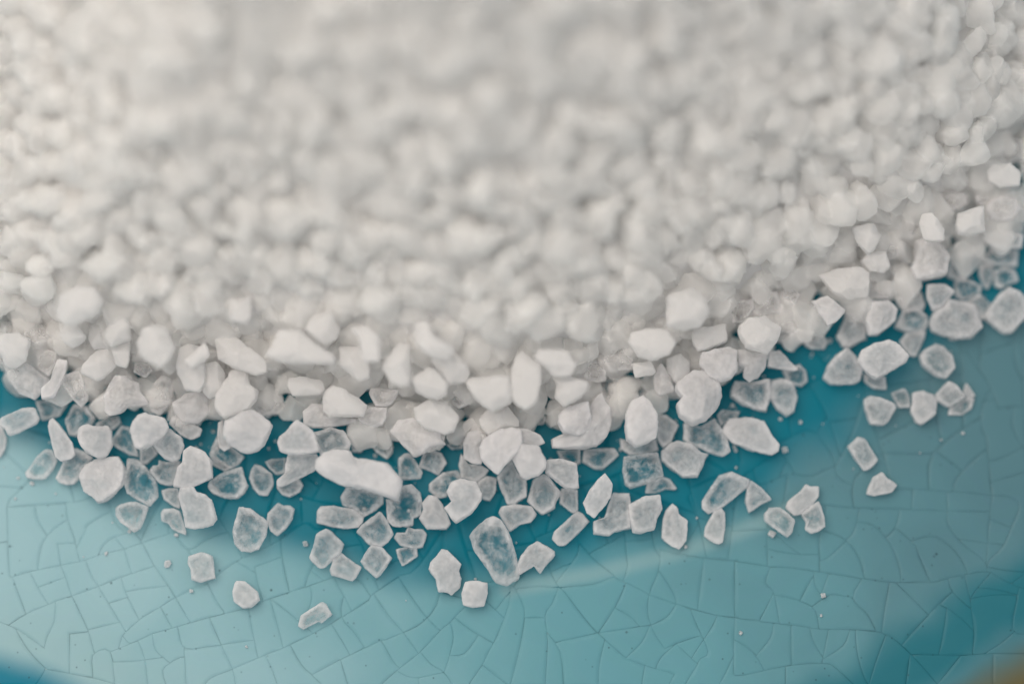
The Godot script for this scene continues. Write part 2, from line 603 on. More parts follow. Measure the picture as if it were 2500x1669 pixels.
	crack([8.99, 12.63, 8.88, 13.93, 8.31, 15.35, 8.21, 16.39, 8.39, 17.24, 8.76, 17.99, 9.27, 18.7])
	crack([8.85, 13.88, 9.73, 15.25, 9.93, 16.02])
	crack([8.93, 12.68, 10.31, 12.98, 11.64, 13.17, 13.62, 13.36, 13.79, 13.47])
	crack([9.95, 15.92, 9.34, 16.77, 8.34, 17.27])
	crack([10.21, 6.35, 11, 9.65, 11.46, 11.55, 11.79, 13.23])
	crack([8.37, 17.18, 8.29, 17.33, 7.82, 18.28, 6.82, 19.26])
	crack([5.6, 18.03, 5.55, 18.28, 5.26, 19.6, 5.2, 20.97])
	crack([6.81, 19.2, 8.09, 19.69, 9.85, 20.18])
	crack([9.94, 18.33, 9.04, 19.13, 8.63, 19.88])
	crack([9.18, 18.68, 9.9, 18.37, 11.03, 17.99, 11.48, 17.85])
	crack([9.85, 18.33, 11.12, 19.5, 11.23, 19.61])
	crack([2.06, 17.59, 2.9, 18.84, 3.09, 20.97])
	crack([-3.83, 19.06, -2.87, 18.94, -1.98, 17.76])
	crack([-1.85, 19.6, -1.73, 19.69, -0.08, 20.95])
	crack([8.01, 19.6, 8, 19.69, 7.79, 20.97])
	crack([9.82, 20.11, 9.38, 20.97])
	crack([-6.98, 19.94, -6.36, 20.3, -5.6, 20.4, -4.47, 20.16, -4.03, 20.07])
	crack([-5.6, 20.34, -5.6, 20.97])
	crack([10.45, 12.97, 10.61, 13.09, 11.69, 13.22, 13.08, 13.36, 13.48, 13.4, 15.54, 13.71, 16.89, 13.8, 18.6, 14.03, 21.19, 14.43, 22.81, 14.66, 25.32, 14.66, 26.4, 14.43, 28.2, 14.07, 29.03, 14.07])
	crack([13.48, 13.34, 13.45, 16.76, 13.39, 18.1, 13.33, 20.22])
	crack([10.43, 16.09, 10.58, 16.23, 12.29, 16.63, 13.36, 16.81, 15.87, 17.12, 17.39, 17.3, 18.55, 17.48, 20.97, 17.52, 22.31, 17.7, 23.2, 18.19, 23.99, 18.91, 25.04, 20.07, 25.78, 21])
	crack([15.51, 8.52, 15.47, 11.92, 15.45, 13.77])
	crack([19.08, 9.97, 18.63, 11.65, 18.59, 14.09])
	crack([16.7, 8.06, 16.49, 9.75, 16.38, 9.9])
	crack([22.56, 6.77, 20.74, 8.48, 20.72, 10.22])
	crack([16.38, 9.81, 19.01, 10.02, 20.72, 10.16, 23.51, 10.25, 26.3, 10.34, 28.82, 10.38, 29.05, 10.39])
	crack([21.06, 10.11, 21.03, 10.25, 20.79, 11.37, 20.24, 12.14, 19.24, 13.09, 18.65, 13.36, 18.55, 13.4])
	crack([18.62, 11.44, 18.99, 11.6, 20.24, 12.14, 21.03, 13.27, 21.3, 14.49])
	crack([20.81, 10.97, 20.97, 11.01, 21.96, 11.28, 22.93, 12.37, 23.45, 13.89, 23.48, 14.72])
	crack([23.52, 10.19, 23.22, 11.37, 22.54, 12.05])
	crack([23.17, 11.34, 24.37, 12.37, 24.63, 13, 25.34, 14.71])
	crack([24.34, 8.97, 24.22, 10.31])
	crack([26.41, 9.1, 26.41, 9.21, 26.39, 10.4])
	crack([22.7, 9.03, 25.33, 9.07, 29.06, 9.39, 30.28, 9.57, 30.76, 10.11, 30.24, 11.37, 29.67, 12.55, 28.85, 13.36, 28.73, 14.13])
	crack([28.64, 4.55, 25.64, 6.76, 25.32, 9.13])
	crack([25.68, 6.66, 25.82, 6.76, 27.34, 7.85, 27.44, 7.93])
	crack([28.94, 6.52, 27.43, 7.85, 26.87, 8.67, 26.81, 9.27])
	crack([28.66, 5.56, 28.86, 6.13, 29.11, 9.3, 29, 10.29, 28.71, 13.36, 28.68, 13.69])
	crack([26.38, 10.28, 26.46, 11.19, 27.25, 12.28, 28.4, 13.18, 28.83, 13.86])
	crack([24.09, 12.19, 25.64, 11.92, 26.88, 12.82, 27.49, 13.89, 27.53, 14.16, 27.54, 14.27])
	crack([29.01, 14.03, 27.91, 15.33, 27.72, 15.96, 27.87, 17.48, 27.74, 19.06])
	crack([28.92, 14.04, 30.08, 14.7, 31.29, 15.17])
	crack([22.82, 14.6, 22.51, 16.23, 22.31, 17.66, 22.3, 17.76])
	crack([21.22, 14.38, 20.59, 15.6, 21.43, 16.58, 21.95, 17.61, 22, 17.71])
	crack([18.22, 13.92, 18.24, 14.07, 18.32, 14.79, 18.62, 15.33, 18.7, 15.46])
	crack([19.17, 14.06, 19.13, 14.16, 18.65, 15.48])
	crack([15.66, 13.66, 15.63, 13.76, 15.35, 14.66, 15.8, 15.24, 16.01, 16.23, 16.13, 17.12, 16.15, 17.21])
	crack([15.77, 15.39, 15.88, 15.42, 17.41, 15.78, 18.3, 16.32, 18.52, 17.54])
	crack([17.98, 16.19, 18.21, 16.05, 19.2, 15.42, 20.1, 15.51, 20.65, 15.61])
	crack([15.82, 15.28, 15.34, 16.23, 14.97, 16.94, 14.91, 17.06])
	crack([18.33, 14.38, 18.14, 14.43, 17.38, 15.83])
	crack([12.4, 16.62, 12.1, 17.3, 11.51, 18.19, 10.79, 19.28])
	crack([10.74, 16.21, 11.12, 17.12, 11.82, 18.82, 11.37, 19.26, 11.1, 19.71, 10.34, 20.95])
	crack([13.34, 18.07, 14.5, 18.82, 15.24, 20.03])
	crack([15.8, 17.05, 15.78, 17.17, 15.59, 18.01, 14.86, 18.91, 14.65, 19.17])
	crack([16.85, 17.18, 16.85, 17.3, 16.82, 19.62, 16.82, 19.74])
	crack([17.94, 17.33, 17.97, 17.43, 18.18, 18.19, 18.78, 19.23])
	crack([19.11, 17.43, 19.09, 17.52, 18.75, 19.18, 18.69, 19.59])
	crack([20.41, 17.46, 20.34, 17.61, 19.97, 18.46, 18.8, 19.26, 18.68, 19.34])
	crack([13.27, 20.15, 13.95, 20.24, 16.46, 19.71, 18.7, 19.53, 19.5, 19.8, 20.78, 21])
	crack([16.46, 19.65, 16.45, 21.02])
	crack([24, 18.94, 23.68, 21.02])
	crack([23.93, 19, 27.03, 19.04, 29, 18.95, 31.15, 18.95, 31.26, 18.95])
	crack([26.38, 14.38, 26.66, 15.24, 27.8, 16.34])
	crack([27.38, 14.2, 27.73, 15.93])
	crack([30.67, 14.87, 30.66, 14.97, 30.2, 17.48, 31.24, 17.76])
	crack([29, 18.89, 28.96, 21.02])
	crack([11.61, 13.15, 11.6, 13.27, 11.2, 16.38])
	crack([13.82, 7.53, 13.51, 9.93, 13.07, 13.41])
	crack([21.13, 1.25, 22.48, 6.67, 22.82, 8.03, 22.76, 9.09])
	crack([30.15, 14.78, 30.26, 14.7, 31.31, 13.95])
	crack([27.11, 18.99, 27.03, 19.09, 26.3, 19.98, 25.58, 20.85])
	crack([27.04, 12.05, 27.34, 12.1, 28.69, 12.28, 29.72, 12.37, 29.82, 12.37])
	crack([28.89, 10.81, 29.17, 10.92, 30.29, 11.4])
	crack([27.7, 0.53, 28.56, 1.76, 29.13, 2.67, 29.65, 4.12])
	crack([31.23, -1.57, 30.68, -0.39, 30.8, 1.44, 31.38, 2.83])
	crack([27.39, -2.1, 27.41, 0.58, 27.43, 2.4, 27.46, 5.48])
	crack([29.57, 4.07, 31.39, 3.95])
	crack([29.21, 2.78, 28.56, 4.28, 28.7, 5.78])
	crack([25.81, -1.17, 26.47, -0.17, 27.04, 0.69, 27.79, 0.57])
	crack([28.99, -3, 28.77, -0.82, 28.64, 0.47, 28.51, 1.75])
	crack([25.85, -1.18, 25.63, 1.98, 25.56, 3.05, 26.18, 6.43])
	crack([30.59, 3.95, 30.51, 5.18, 31.23, 6.74])
	crack([22.34, 0.71, 22.87, 2.08, 23.07, 2.62, 25.69, 2.29])
	crack([14.43, 4.28, 16.23, 6.67, 16.75, 7.36, 17.25, 8.16])
	crack([16.7, 8.05, 16.41, 9.91, 15.45, 11.16])
	crack([13.65, 8.52, 14.63, 7.84, 15.32, 7.36, 16.23, 6.73, 16.31, 6.67])
	crack([15.92, 6.36, 17.78, 5.45, 18.73, 5.79])
	crack([13.87, 4.53, 13.85, 6.67, 13.84, 7.58, 12.94, 8.03])
	crack([10.93, 9.18, 10.75, 9.54, 11.22, 10.81, 11.6, 12.09])
	crack([13.51, 9.96, 13.2, 12.51])
	crack([14.65, 7.76, 14.68, 7.84, 15.1, 8.75, 16.75, 8.09])
	crack([17.16, 8.1, 18.12, 8.21, 18.92, 7.9, 19.67, 7.59])
	crack([18.64, 5.72, 19.46, 6.94, 19.76, 8.21, 20.79, 8.83])
	crack([10.53, 6.2, 11.83, 7.15, 12.99, 8, 12.03, 8.43, 10.78, 8.98])
	crack([6.58, 8.9, 7.06, 9.06, 7.95, 9.38, 11.16, 10.52])
	crack([7.85, 9.29, 8.42, 11.61, 8.62, 12.45, 8.98, 13.13])


# ---------------------------------------------------------------- salt

func ball(level: int) -> Array:
	if ico.has(level):
		return ico[level]
	var v := PackedVector3Array()
	var f := PackedInt32Array()
	if level == 0:
		var g := (1.0 + sqrt(5.0)) / 2.0
		for p in [Vector3(-1, g, 0), Vector3(1, g, 0), Vector3(-1, -g, 0), Vector3(1, -g, 0), Vector3(0, -1, g), Vector3(0, 1, g), Vector3(0, -1, -g), Vector3(0, 1, -g), Vector3(g, 0, -1), Vector3(g, 0, 1), Vector3(-g, 0, -1), Vector3(-g, 0, 1)]:
			v.append(p.normalized())
		f = PackedInt32Array([0, 5, 11, 0, 1, 5, 0, 7, 1, 0, 10, 7, 0, 11, 10, 1, 9, 5, 5, 4, 11, 11, 2, 10, 10, 6, 7, 7, 8, 1, 3, 4, 9, 3, 2, 4, 3, 6, 2, 3, 8, 6, 3, 9, 8, 4, 5, 9, 2, 11, 4, 6, 10, 2, 8, 7, 6, 9, 1, 8])
	else:
		var low := ball(level - 1)
		v = low[0].duplicate()
		var half := {}
		var lf: PackedInt32Array = low[1]
		for t in lf.size() / 3:
			var k := []
			for e in 3:
				var a := lf[t * 3 + e]
				var b := lf[t * 3 + (e + 1) % 3]
				var key := mini(a, b) * 100000 + maxi(a, b)
				if not half.has(key):
					half[key] = v.size()
					v.append((v[a] + v[b]).normalized())
				k.append(half[key])
			f.append_array([lf[t * 3], k[0], k[2], lf[t * 3 + 1], k[1], k[0], lf[t * 3 + 2], k[2], k[1], k[0], k[1], k[2]])
	ico[level] = [v, f]
	return ico[level]


func normals_of(v: PackedVector3Array, f: PackedInt32Array) -> PackedVector3Array:
	var n := PackedVector3Array()
	n.resize(v.size())
	for t in f.size() / 3:
		var a := f[t * 3]
		var b := f[t * 3 + 1]
		var c := f[t * 3 + 2]
		var s := (v[c] - v[a]).cross(v[b] - v[a])
		n[a] += s
		n[b] += s
		n[c] += s
	for i in n.size():
		n[i] = n[i].normalized()
	return n


# A crystal whose girth follows an outline (x, z pairs round its middle) and that is thick millimetres high.
func crystal(outline: PackedVector2Array, thick: float, clear: float, level: int, mat: Material, lean := 0.55) -> ArrayMesh:
	var b := ball(level)
	var v: PackedVector3Array = b[0].duplicate()
	var col := PackedColorArray()
	var far := 0.0
	for p in outline:
		far = maxf(far, p.length())
	var cuts := []
	for k in 9:
		var up := rng.randf_range(lean, 1.0) * (1.0 if k < 6 else -1.0)
		var a := rng.randf() * TAU
		var side := sqrt(1.0 - up * up)
		cuts.append([Vector3(side * cos(a), up, side * sin(a)), rng.randf_range(0.6 if lean < 0.5 else 0.8, 0.92)])
	var shift := Vector3(rng.randf(), rng.randf(), rng.randf()) * 900.0
	var tall := thick / 2.0
	var n := outline.size()
	for i in v.size():
		var u := v[i]
		var flat := Vector2(u.x, u.z)
		var rad := 0.0
		if flat.length() > 1e-5:
			var dir := flat.normalized()
			for k in n:          # where the ray leaves the outline
				var p := outline[k]
				var q := outline[(k + 1) % n] - p
				var den := dir.cross(q)
				if absf(den) > 1e-9:
					var t := p.cross(q) / den
					var s := p.cross(dir) / den
					if t > rad and s >= -0.001 and s <= 1.001:
						rad = t
		var lo := flat.length()
		var s := pow(pow(lo, 4.5) + pow(absf(u.y), 4.5), -1.0 / 4.5)
		var unit := Vector3(u.x * s, u.y * s, u.z * s)
		for cut in cuts:
			var over: float = unit.dot(cut[0]) - float(cut[1])
			if over > 0.0:
				unit -= cut[0] * over * 0.9
		var dirn := flat / maxf(lo, 1e-5)
		var q2 := Vector2(unit.x, unit.z)
		var out := dirn * rad * q2.length()
		if lo > 1e-5:
			var turn := dirn.angle_to(q2)
			out = out.rotated(turn * 0.5)
		var pos := Vector3(out.x, unit.y * tall, out.y)
		var w := pos + shift
		var nz := rough_noise.get_noise_3dv(w * 1.1) * 0.10 + rough_noise.get_noise_3dv(w * 4.5) * 0.045
		pos += u * nz * minf(1.0, tall)
		v[i] = pos * MM
		var rim := minf(1.0, q2.length())
		var cloud := cloud_noise.get_noise_3dv(w * 1.6) + 0.7 * cloud_noise.get_noise_3dv(w * 6.0)
		var inner := lerpf(0.9, 0.0, pow(clear, 0.6))
		var edge := lerpf(EDGE, 0.55, clear)
		var al := lerpf(inner, edge, smoothstep(0.55, 0.95, rim)) + cloud * 0.46 * (0.2 + clear)
		var white := 0.99 if mat == packed_mat else 0.88 if mat == upper_mat else lerpf(0.8, 0.8, minf(1.0, clear * 1.6))
		col.append(Color(white, white * (1.0 if mat == salt_mat else 0.999), white * (1.01 if mat == salt_mat else 0.994), clampf(al, 0.03, 0.97)))
	return mesh_of(v, normals_of(v, b[1]), b[1], mat, null, col)


func salt(label: String, known_as: String, at: Vector3, thick: float, clear: float, outline: Array) -> void:
	var o := points(outline)
	var reach := 0.0
	for p in o:
		reach = maxf(reach, p.length())
	var it := put("salt_crystal", crystal(o, thick, clear, 4 if reach > 1.3 else 3 if reach > 0.4 else 2, upper_mat if clear <= 0.3 and heap_height(Vector2(at.x, at.z)) > 1.7 else salt_mat))
	it.position = at * MM
	it.set_meta("label", label)
	it.set_meta("category", "salt crystal")
	it.set_meta("group", "coarse salt crystals on the dish")
	placed.append([at, reach])
	if known_as:
		landmarks.append([at, known_as])


func loose_salt() -> void:
	salt("bluish rough slab at the left edge, just below the broad milky slab", "bluish slab at the left edge", Vector3(-29.79, 1.32, 4.99), 1.04, 0.45, [-1.16, -0.19, 0.27, -0.78, 0.97, -0.78, 1.23, -0.09, 1.13, 0.13, -0.1, 0.77, -0.63, 0.93, -0.84, 0.55, -1.27, 0.23])
	salt("pale crystal cut off by the left edge below the bluish slab", "", Vector3(-31.1, 0.29, 6.14), 0.58, 0.2, [-0.29, -0.98, 0.13, -0.93, 0.4, -0.19, 0.34, 0.45, 0.02, 1.01, -0.29, 0.93])
	salt("upright club-shaped white rod, just above the slanted teal-cored crystal", "upright white rod", Vector3(-27.28, 1.26, 6.26), 0.91, 0.15, [-0.49, -1.45, -0.17, -1.15, 0.31, -0.51, 0.73, 0.07, 0.89, 0.76, 0.68, 1.03, 0.04, 1.19, -0.28, 0.92, -0.49, 0.28, -0.65, -0.35, -0.78, -0.94, -0.7, -1.31])
	salt("slanted clear crystal with a teal core, just below the upright white rod", "slanted teal-cored crystal", Vector3(-28.47, 0.43, 7.63), 0.87, 0.75, [0.2, -1.02, 0.62, -0.96, 0.91, -0.32, 0.62, 0.26, 0.2, 0.82, -0.44, 0.85, -0.92, 0.74, -1.05, 0.42, -0.76, 0.1, -0.34, -0.54])
	salt("speckled half-clear crystal, just below the upright white rod", "", Vector3(-26.6, 0.47, 7.72), 0.94, 0.6, [0.08, -1.16, 0.66, -0.95, 1.22, -0.57, 0.66, -0.04, 0.34, 0.7, 0.08, 1.02, -0.4, 1.1, -0.83, 0.97, -1.04, 0.7, -0.78, 0.12, -0.51, -0.47])
	salt("chunky white block with a notched top, left of the dark clear wedge", "notched white block", Vector3(-25.13, 1.52, 6.2), 1.44, 0.2, [-0.44, -0.99, -0.07, -0.83, 0.67, -0.91, 0.94, -0.59, 0.99, 0.37, 0.73, 0.95, 0.2, 1.11, -0.6, 0.74, -0.92, 0.32, -1.11, -0.11, -1.03, -0.64, -0.82, -0.88])
	salt("dusky clear crystal, just above the notched white block", "", Vector3(-26.29, 0.61, 4.86), 1.23, 0.7, [-0.32, -1, 0.53, -0.78, 0.98, -0.14, 0.53, 0.6, -0.16, 1, -0.59, 0.92, -0.85, 0.01])
	salt("grey half-hidden crystal, just above the notched white block", "", Vector3(-24.46, 0.35, 5.03), 0.7, 0.6, [-0.92, 0.14, -0.28, -0.34, 0.52, -0.45, 0.73, -0.02, 0.25, 0.4, 0.04, 0.46])
	salt("big blunt white lump with a pinhole, right of the dark clear wedge", "blunt white lump", Vector3(-21.88, 2.43, 5.7), 1.65, 0.1, [-0.18, -1.01, 0.57, -0.85, 0.99, -0.67, 1.26, -0.19, 0.99, 0.29, 0.25, 0.88, -0.39, 1.14, -0.71, 1.09, -0.92, 0.45, -1.06, 0.03, -0.92, -0.51, -0.6, -0.85])
	salt("dark clear wedge, left of the blunt white lump", "dark clear wedge", Vector3(-23.46, 0.46, 6.14), 0.93, 0.85, [-0.29, -0.98, 0.29, -0.85, 0.56, -0.05, 0.82, 0.96, 0.24, 0.85, -0.83, 0.21, -0.77, -0.16])
	salt("greyish milky round crystal, just above the knobbly grey crystal", "", Vector3(-20.62, 1.52, 6.56), 1.44, 0.45, [-0.1, -1.1, 0.69, -0.52, 0.85, 0.01, 0.59, 0.76, 0.16, 0.97, -0.37, 0.76, -1.06, -0.04, -0.48, -0.57])
	salt("small milky splinter, just below the blunt white lump", "", Vector3(-22.11, 0.37, 6.94), 0.74, 0.5, [-0.48, -0.29, 0.27, -0.55, 0.64, -0.07, -0.05, 0.57, -0.43, 0.51])
	salt("large opaque white many-sided crystal, left of the large clear teal-cored crystal", "large opaque many-sided crystal", Vector3(-24.74, 0.81, 8.42), 1.62, 0.05, [0.34, -1.27, 0.92, -1.29, 1.29, -0.76, 1.35, -0.34, 1.24, 0.41, 0.81, 0.94, 0.07, 1.45, -0.3, 1.5, -0.62, 1.15, -1.1, 0.84, -1.42, 0.09, -1.42, -0.28, -1.1, -0.81, -0.52, -1.11])
	salt("large clear crystal with a dark teal core, left of the knobbly grey crystal", "large clear teal-cored crystal", Vector3(-22.5, 0.63, 8.68), 1.25, 0.95, [-0.83, -1.47, -0.14, -1.42, 0.29, -0.99, 0.98, -0.09, 1.11, 0.87, 0.61, 1.46, -0.03, 1.14, -0.78, 0.66, -1.04, -0.03, -1.01, -0.57, -0.83, -0.73])
	salt("knobbly grey-white crystal, left of the tall rough white crystal", "knobbly grey crystal", Vector3(-20.94, 0.6, 8.05), 1.21, 0.5, [-0.45, -0.73, -0.02, -0.62, 0.83, -0.73, 0.83, -0.2, 0.46, 0.76, 0.03, 0.81, -0.45, 0.65, -1.03, -0.09, -0.77, -0.41, -0.45, -0.38])
	salt("heart-shaped clear crystal with a white tip, just below the large clear teal-cored crystal", "heart-shaped crystal", Vector3(-22.98, 0.58, 10.63), 1.17, 0.65, [-0.16, -0.77, 0.27, -0.83, 0.69, -0.61, 1.01, -0.51, 0.8, 0.18, 0.48, 0.88, 0.16, 1.06, -0.42, 0.66, -0.69, 0.45, -1.01, -0.03, -0.96, -0.45, -0.69, -0.67])
	salt("tall rough white crystal, right of the knobbly grey crystal", "tall rough white crystal", Vector3(-19.21, 1.48, 7.93), 1.35, 0.15, [-0.19, -1.4, 0.29, -1.22, 0.71, -1, 1.09, -0.52, 1.17, 0.54, 0.71, 0.73, -0.08, 1.13, -0.66, 1.18, -1.2, 1.07, -1.14, 0.54, -0.93, -0.15, -0.66, -0.42, -0.61, -1.06])
	salt("chipped upright block with a ragged right side, right of the pointed-tail crystal", "chipped upright block", Vector3(-18.99, 1.44, 10.33), 1.27, 0.3, [-1.02, -1.27, -0.17, -1.3, -0.01, -0.98, 0.51, -0.87, 0.89, -0.55, 1.11, 0.08, 1.21, 0.62, 1, 0.99, 0.51, 1.12, -0.07, 1.23, -0.65, 1.1, -0.86, 0.14, -1.13, -0.77])
	salt("flat grey crystal tucked behind a block, just above the pointed-tail crystal", "", Vector3(-20.59, 0.32, 9.52), 0.64, 0.5, [-0.65, -0.38, -0.22, -0.54, 0.36, -0.54, 0.52, 0.74, 0.1, 0.58, -0.49, 0.16])
	salt("crystal with a long pointed tail, left of the chipped upright block", "pointed-tail crystal", Vector3(-20.46, 0.36, 10.92), 0.72, 0.5, [-0.65, -0.66, -0.06, -0.71, 0.36, -0.55, 0.58, 0.09, 0.82, 0.94, 0.36, 0.78, -0.06, 0.57, -0.38, 0.19, -0.75, 0.09, -0.81, -0.44])
	salt("pitted white chunk, right of the blunt white lump", "", Vector3(-19.75, 1.2, 5.45), 0.8, 0.3, [-0.77, -0.82, -0.13, -0.45, 0.67, -0.18, 1.04, 0.03, 0.88, 0.46, 0.35, 0.72, -0.29, 0.4, -1.03, -0.29])
	salt("big rounded rough white crystal like a snowball, below and left of the sparkling grey crystal", "big snowball-like crystal", Vector3(-15.89, 2.61, 5.79), 2.02, 0.05, [0.23, -1.38, 0.71, -1.16, 1.13, -0.74, 1.48, -0.36, 1.24, 0.33, 0.92, 0.97, 0.23, 1.34, -0.36, 1.23, -1.1, 0.81, -1.42, 0.27, -1.47, -0.26, -1.31, -0.63, -0.73, -0.79, -0.3, -1.22])
	salt("narrow white crystal, left of the big snowball-like crystal", "", Vector3(-17.5, 1.12, 6.01), 0.63, 0.2, [-0.28, -0.92, 0.04, -1.13, 0.07, -0.23, 0.57, 0.57, 0.09, 0.84, -0.22, 0.57, -0.33, -0.12])
	salt("dark glassy crystal, just above the three-cornered clear crystal", "", Vector3(-17.36, 0.47, 7.03), 0.94, 0.85, [-1, -0.1, -0.52, -1.22, -0.31, -0.31, 0.38, -0.53, 1.13, 0.06, 0.76, 0.59, 0.33, 0.81, -0.2, 0.49, -0.84, 0.27])
	salt("thin glassy sliver, just above the three-cornered clear crystal", "", Vector3(-17.67, 0.24, 7.57), 0.47, 0.6, [-0.54, -0.24, -0.17, -0.4, 0.68, 0.19, 0.26, 0.38, -0.57, -0.02])
	salt("three-cornered clear crystal with a blue core, left of the faceted grey crystal", "three-cornered clear crystal", Vector3(-17.1, 0.57, 8.76), 1.15, 0.7, [0.74, -1.07, 0.9, -0.59, 1.11, 0.1, 0.9, 0.58, 0.47, 0.9, -0.27, 0.84, -1.02, 0.58, -1.31, 0.2, -1.18, -0.22, -0.32, -0.75])
	salt("faceted grey gem-like crystal, right of the three-cornered clear crystal", "faceted grey crystal", Vector3(-15.18, 0.52, 8.53), 1.04, 0.6, [-0.41, -0.98, 0.02, -0.85, 0.66, -0.42, 0.74, 0.21, 0.39, 0.96, -0.14, 0.91, -0.51, 0.48, -0.75, -0.16, -0.62, -0.64])
	salt("streaky grey splinter, left of the leg-shaped crystal", "", Vector3(-14.23, 0.41, 7.63), 0.83, 0.6, [-0.74, -0.22, -0.37, -0.38, 0.53, -0.49, 0.48, 0.47, -0.05, 0.55, -0.48, 0.2])
	salt("milky leg-shaped crystal, just below the dimpled-knob crystal", "leg-shaped crystal", Vector3(-12.9, 1.36, 7.85), 1.11, 0.3, [-0.64, -0.82, 1.12, -0.82, 1.33, -0.35, 0.96, 0.19, 0.05, 0.67, -0.91, 1.14, -1.28, 1.14, -1.28, 0.77, -0.8, 0.4, -0.75, -0.35])
	salt("small rounded half-clear crystal, just below the leg-shaped crystal", "", Vector3(-13.41, 0.44, 8.99), 0.87, 0.5, [0.52, -0.57, 0.76, -0.15, 0.57, 0.28, -0.06, 0.57, -0.54, 0.38, -0.89, -0.04, -0.7, -0.2, 0.09, -0.47])
	salt("lumpy white crystal with a dimpled knob, just above the leg-shaped crystal", "dimpled-knob crystal", Vector3(-12.84, 2.46, 6.31), 1.72, 0.2, [-0.11, -1.23, 0.37, -0.97, 0.96, -0.44, 1.22, 0.26, 1.28, 0.68, 0.59, 0.84, 0.11, 0.84, -0.58, 0.84, -1.12, 0.63, -1.3, 0.15, -1.17, -0.22, -0.74, -0.54, -0.43, -0.97])
	salt("bluish lens-like crystal, right of the dimpled-knob crystal", "bluish lens-like crystal", Vector3(-10.88, 1.41, 6.22), 1.23, 0.6, [-0.09, -0.83, 0.71, -0.61, 1.19, 0.13, 1.03, 0.66, 0.34, 0.56, -0.67, 0.88, -0.99, 0.13, -1.1, -0.51])
	salt("grey-blue crystal, left of the smoky ridged crystal", "", Vector3(-9.39, 0.44, 6.13), 0.87, 0.65, [-0.68, -0.69, 0.28, -0.53, 0.6, 0, 0.28, 0.69, -0.3, 0.69, -0.36, 0])
	salt("smoky clear crystal with a sharp ridge, left of the star-shaped crystal", "smoky ridged crystal", Vector3(-7.92, 0.5, 6.31), 1, 0.75, [-0.67, -0.75, 0.13, -0.7, 0.66, -0.32, 0.71, 0.47, 0.34, 0.95, -0.24, 0.58, -0.83, -0.11])
	salt("long white slab, the longest crystal at the heap's front", "long white slab", Vector3(-9.14, 2.54, 8.3), 1.88, 0.03, [-1.56, -1.43, -0.93, -1.41, -0.5, -1.27, -0.39, -0.95, 0.4, -0.85, 1.63, -0.58, 2.27, 0.06, 2.56, 0.38, 2.48, 1.07, 2.27, 1.65, 1.68, 1.44, 0.99, 1.18, -0.13, 0.86, -1.14, 0.7, -2.15, 0.22, -2.68, -0.26, -2.63, -0.74, -2.15, -1.22])
	salt("scratched clear crystal, just below the long white slab", "scratched clear crystal", Vector3(-9.08, 0.52, 9.74), 1.04, 0.7, [-0.96, -0.84, -0.11, -0.73, 1.33, -0.36, 1.27, 0.22, 0.85, 0.6, 0.1, 1.02, -0.53, 0.49, -1.17, 0.33, -1.28, -0.2])
	salt("oblong milky block with a tiny bubble, left of the scratched clear crystal", "bubble block", Vector3(-10.44, 0.51, 10.77), 1.02, 0.4, [-1.13, -0.66, -0.33, -0.71, 0.84, -0.5, 1.48, -0.07, 1.43, 0.3, 1.16, 0.62, 0.52, 0.7, -0.43, 0.57, -1.39, 0.35, -1.34, -0.34])
	salt("glassy cube with frosted left side, left of the white cone", "glassy frosted cube", Vector3(-6.49, 0.66, 10.16), 1.33, 0.75, [-1.13, -0.46, -0.43, -0.4, -0.33, -1.26, 0.42, -1.36, 0.95, -0.88, 1.06, -0.24, 1, 0.45, 0.52, 0.66, 0.52, 1.09, 0.1, 1.19, -0.7, 1.19, -1.02, 0.87])
	salt("pointed glassy crystal shaped like an axe head, left of the small kite-shaped crystal", "axe-head crystal", Vector3(-15.87, 0.68, 11.56), 1.35, 0.7, [-0.65, -1.44, 0.1, -1.27, 0.8, -0.79, 1.13, -0.47, 1, 0.41, 0.6, 1.11, 0.1, 1.33, -0.45, 1.28, -0.87, 0.91, -1, 0.11, -0.8, -0.72])
	salt("small kite-shaped clear crystal, right of the axe-head crystal", "small kite-shaped crystal", Vector3(-14.04, 0.47, 10.82), 0.94, 0.6, [-0.15, -0.97, 0.22, -0.76, 0.65, -0.76, 0.91, -0.55, 0.75, 0.04, 0.38, 0.62, -0.15, 1.1, -0.58, 0.78, -0.79, 0.09, -0.74, -0.28])
	salt("rounded clear crystal, above and left of the chipped leaning block", "rounded clear crystal", Vector3(-11.25, 0.58, 12.68), 1.16, 0.6, [-0.03, -1.22, 0.4, -1.03, 1.09, -0.29, 0.93, 0.24, 0.56, 0.56, -0.08, 1.2, -0.4, 1.2, -0.82, 0.78, -0.98, 0.51, -0.72, -0.29, -0.56, -0.87])
	salt("chipped milky block leaning on a rounder crystal, below and right of the rounded clear crystal", "chipped leaning block", Vector3(-10.1, 0.49, 13.84), 0.98, 0.45, [-0.22, -0.94, 0.41, -0.46, 1.03, -0.07, 0.68, 0.6, 0.47, 0.81, -0.01, 0.65, -0.81, 0.44, -0.92, 0.12, -0.65, -0.57])
	salt("upper of two touching diamond-shaped crystals, just above the lower diamond", "upper diamond", Vector3(-8.19, 0.64, 11.61), 1.28, 0.65, [0.22, -1.2, 0.65, -0.64, 1.05, 0.21, 0.65, 0.74, 0.33, 0.98, -0.42, 0.85, -1.21, 0.05, -0.84, -0.38])
	salt("lower of two touching diamond-shaped crystals, just below the upper diamond", "lower diamond", Vector3(-8.21, 0.54, 13.36), 1.08, 0.6, [-0.12, -1.09, 0.36, -0.77, 0.97, -0.13, 0.57, 0.51, 0.06, 1.12, -0.65, 0.51, -0.92, 0.08, -0.49, -0.66])
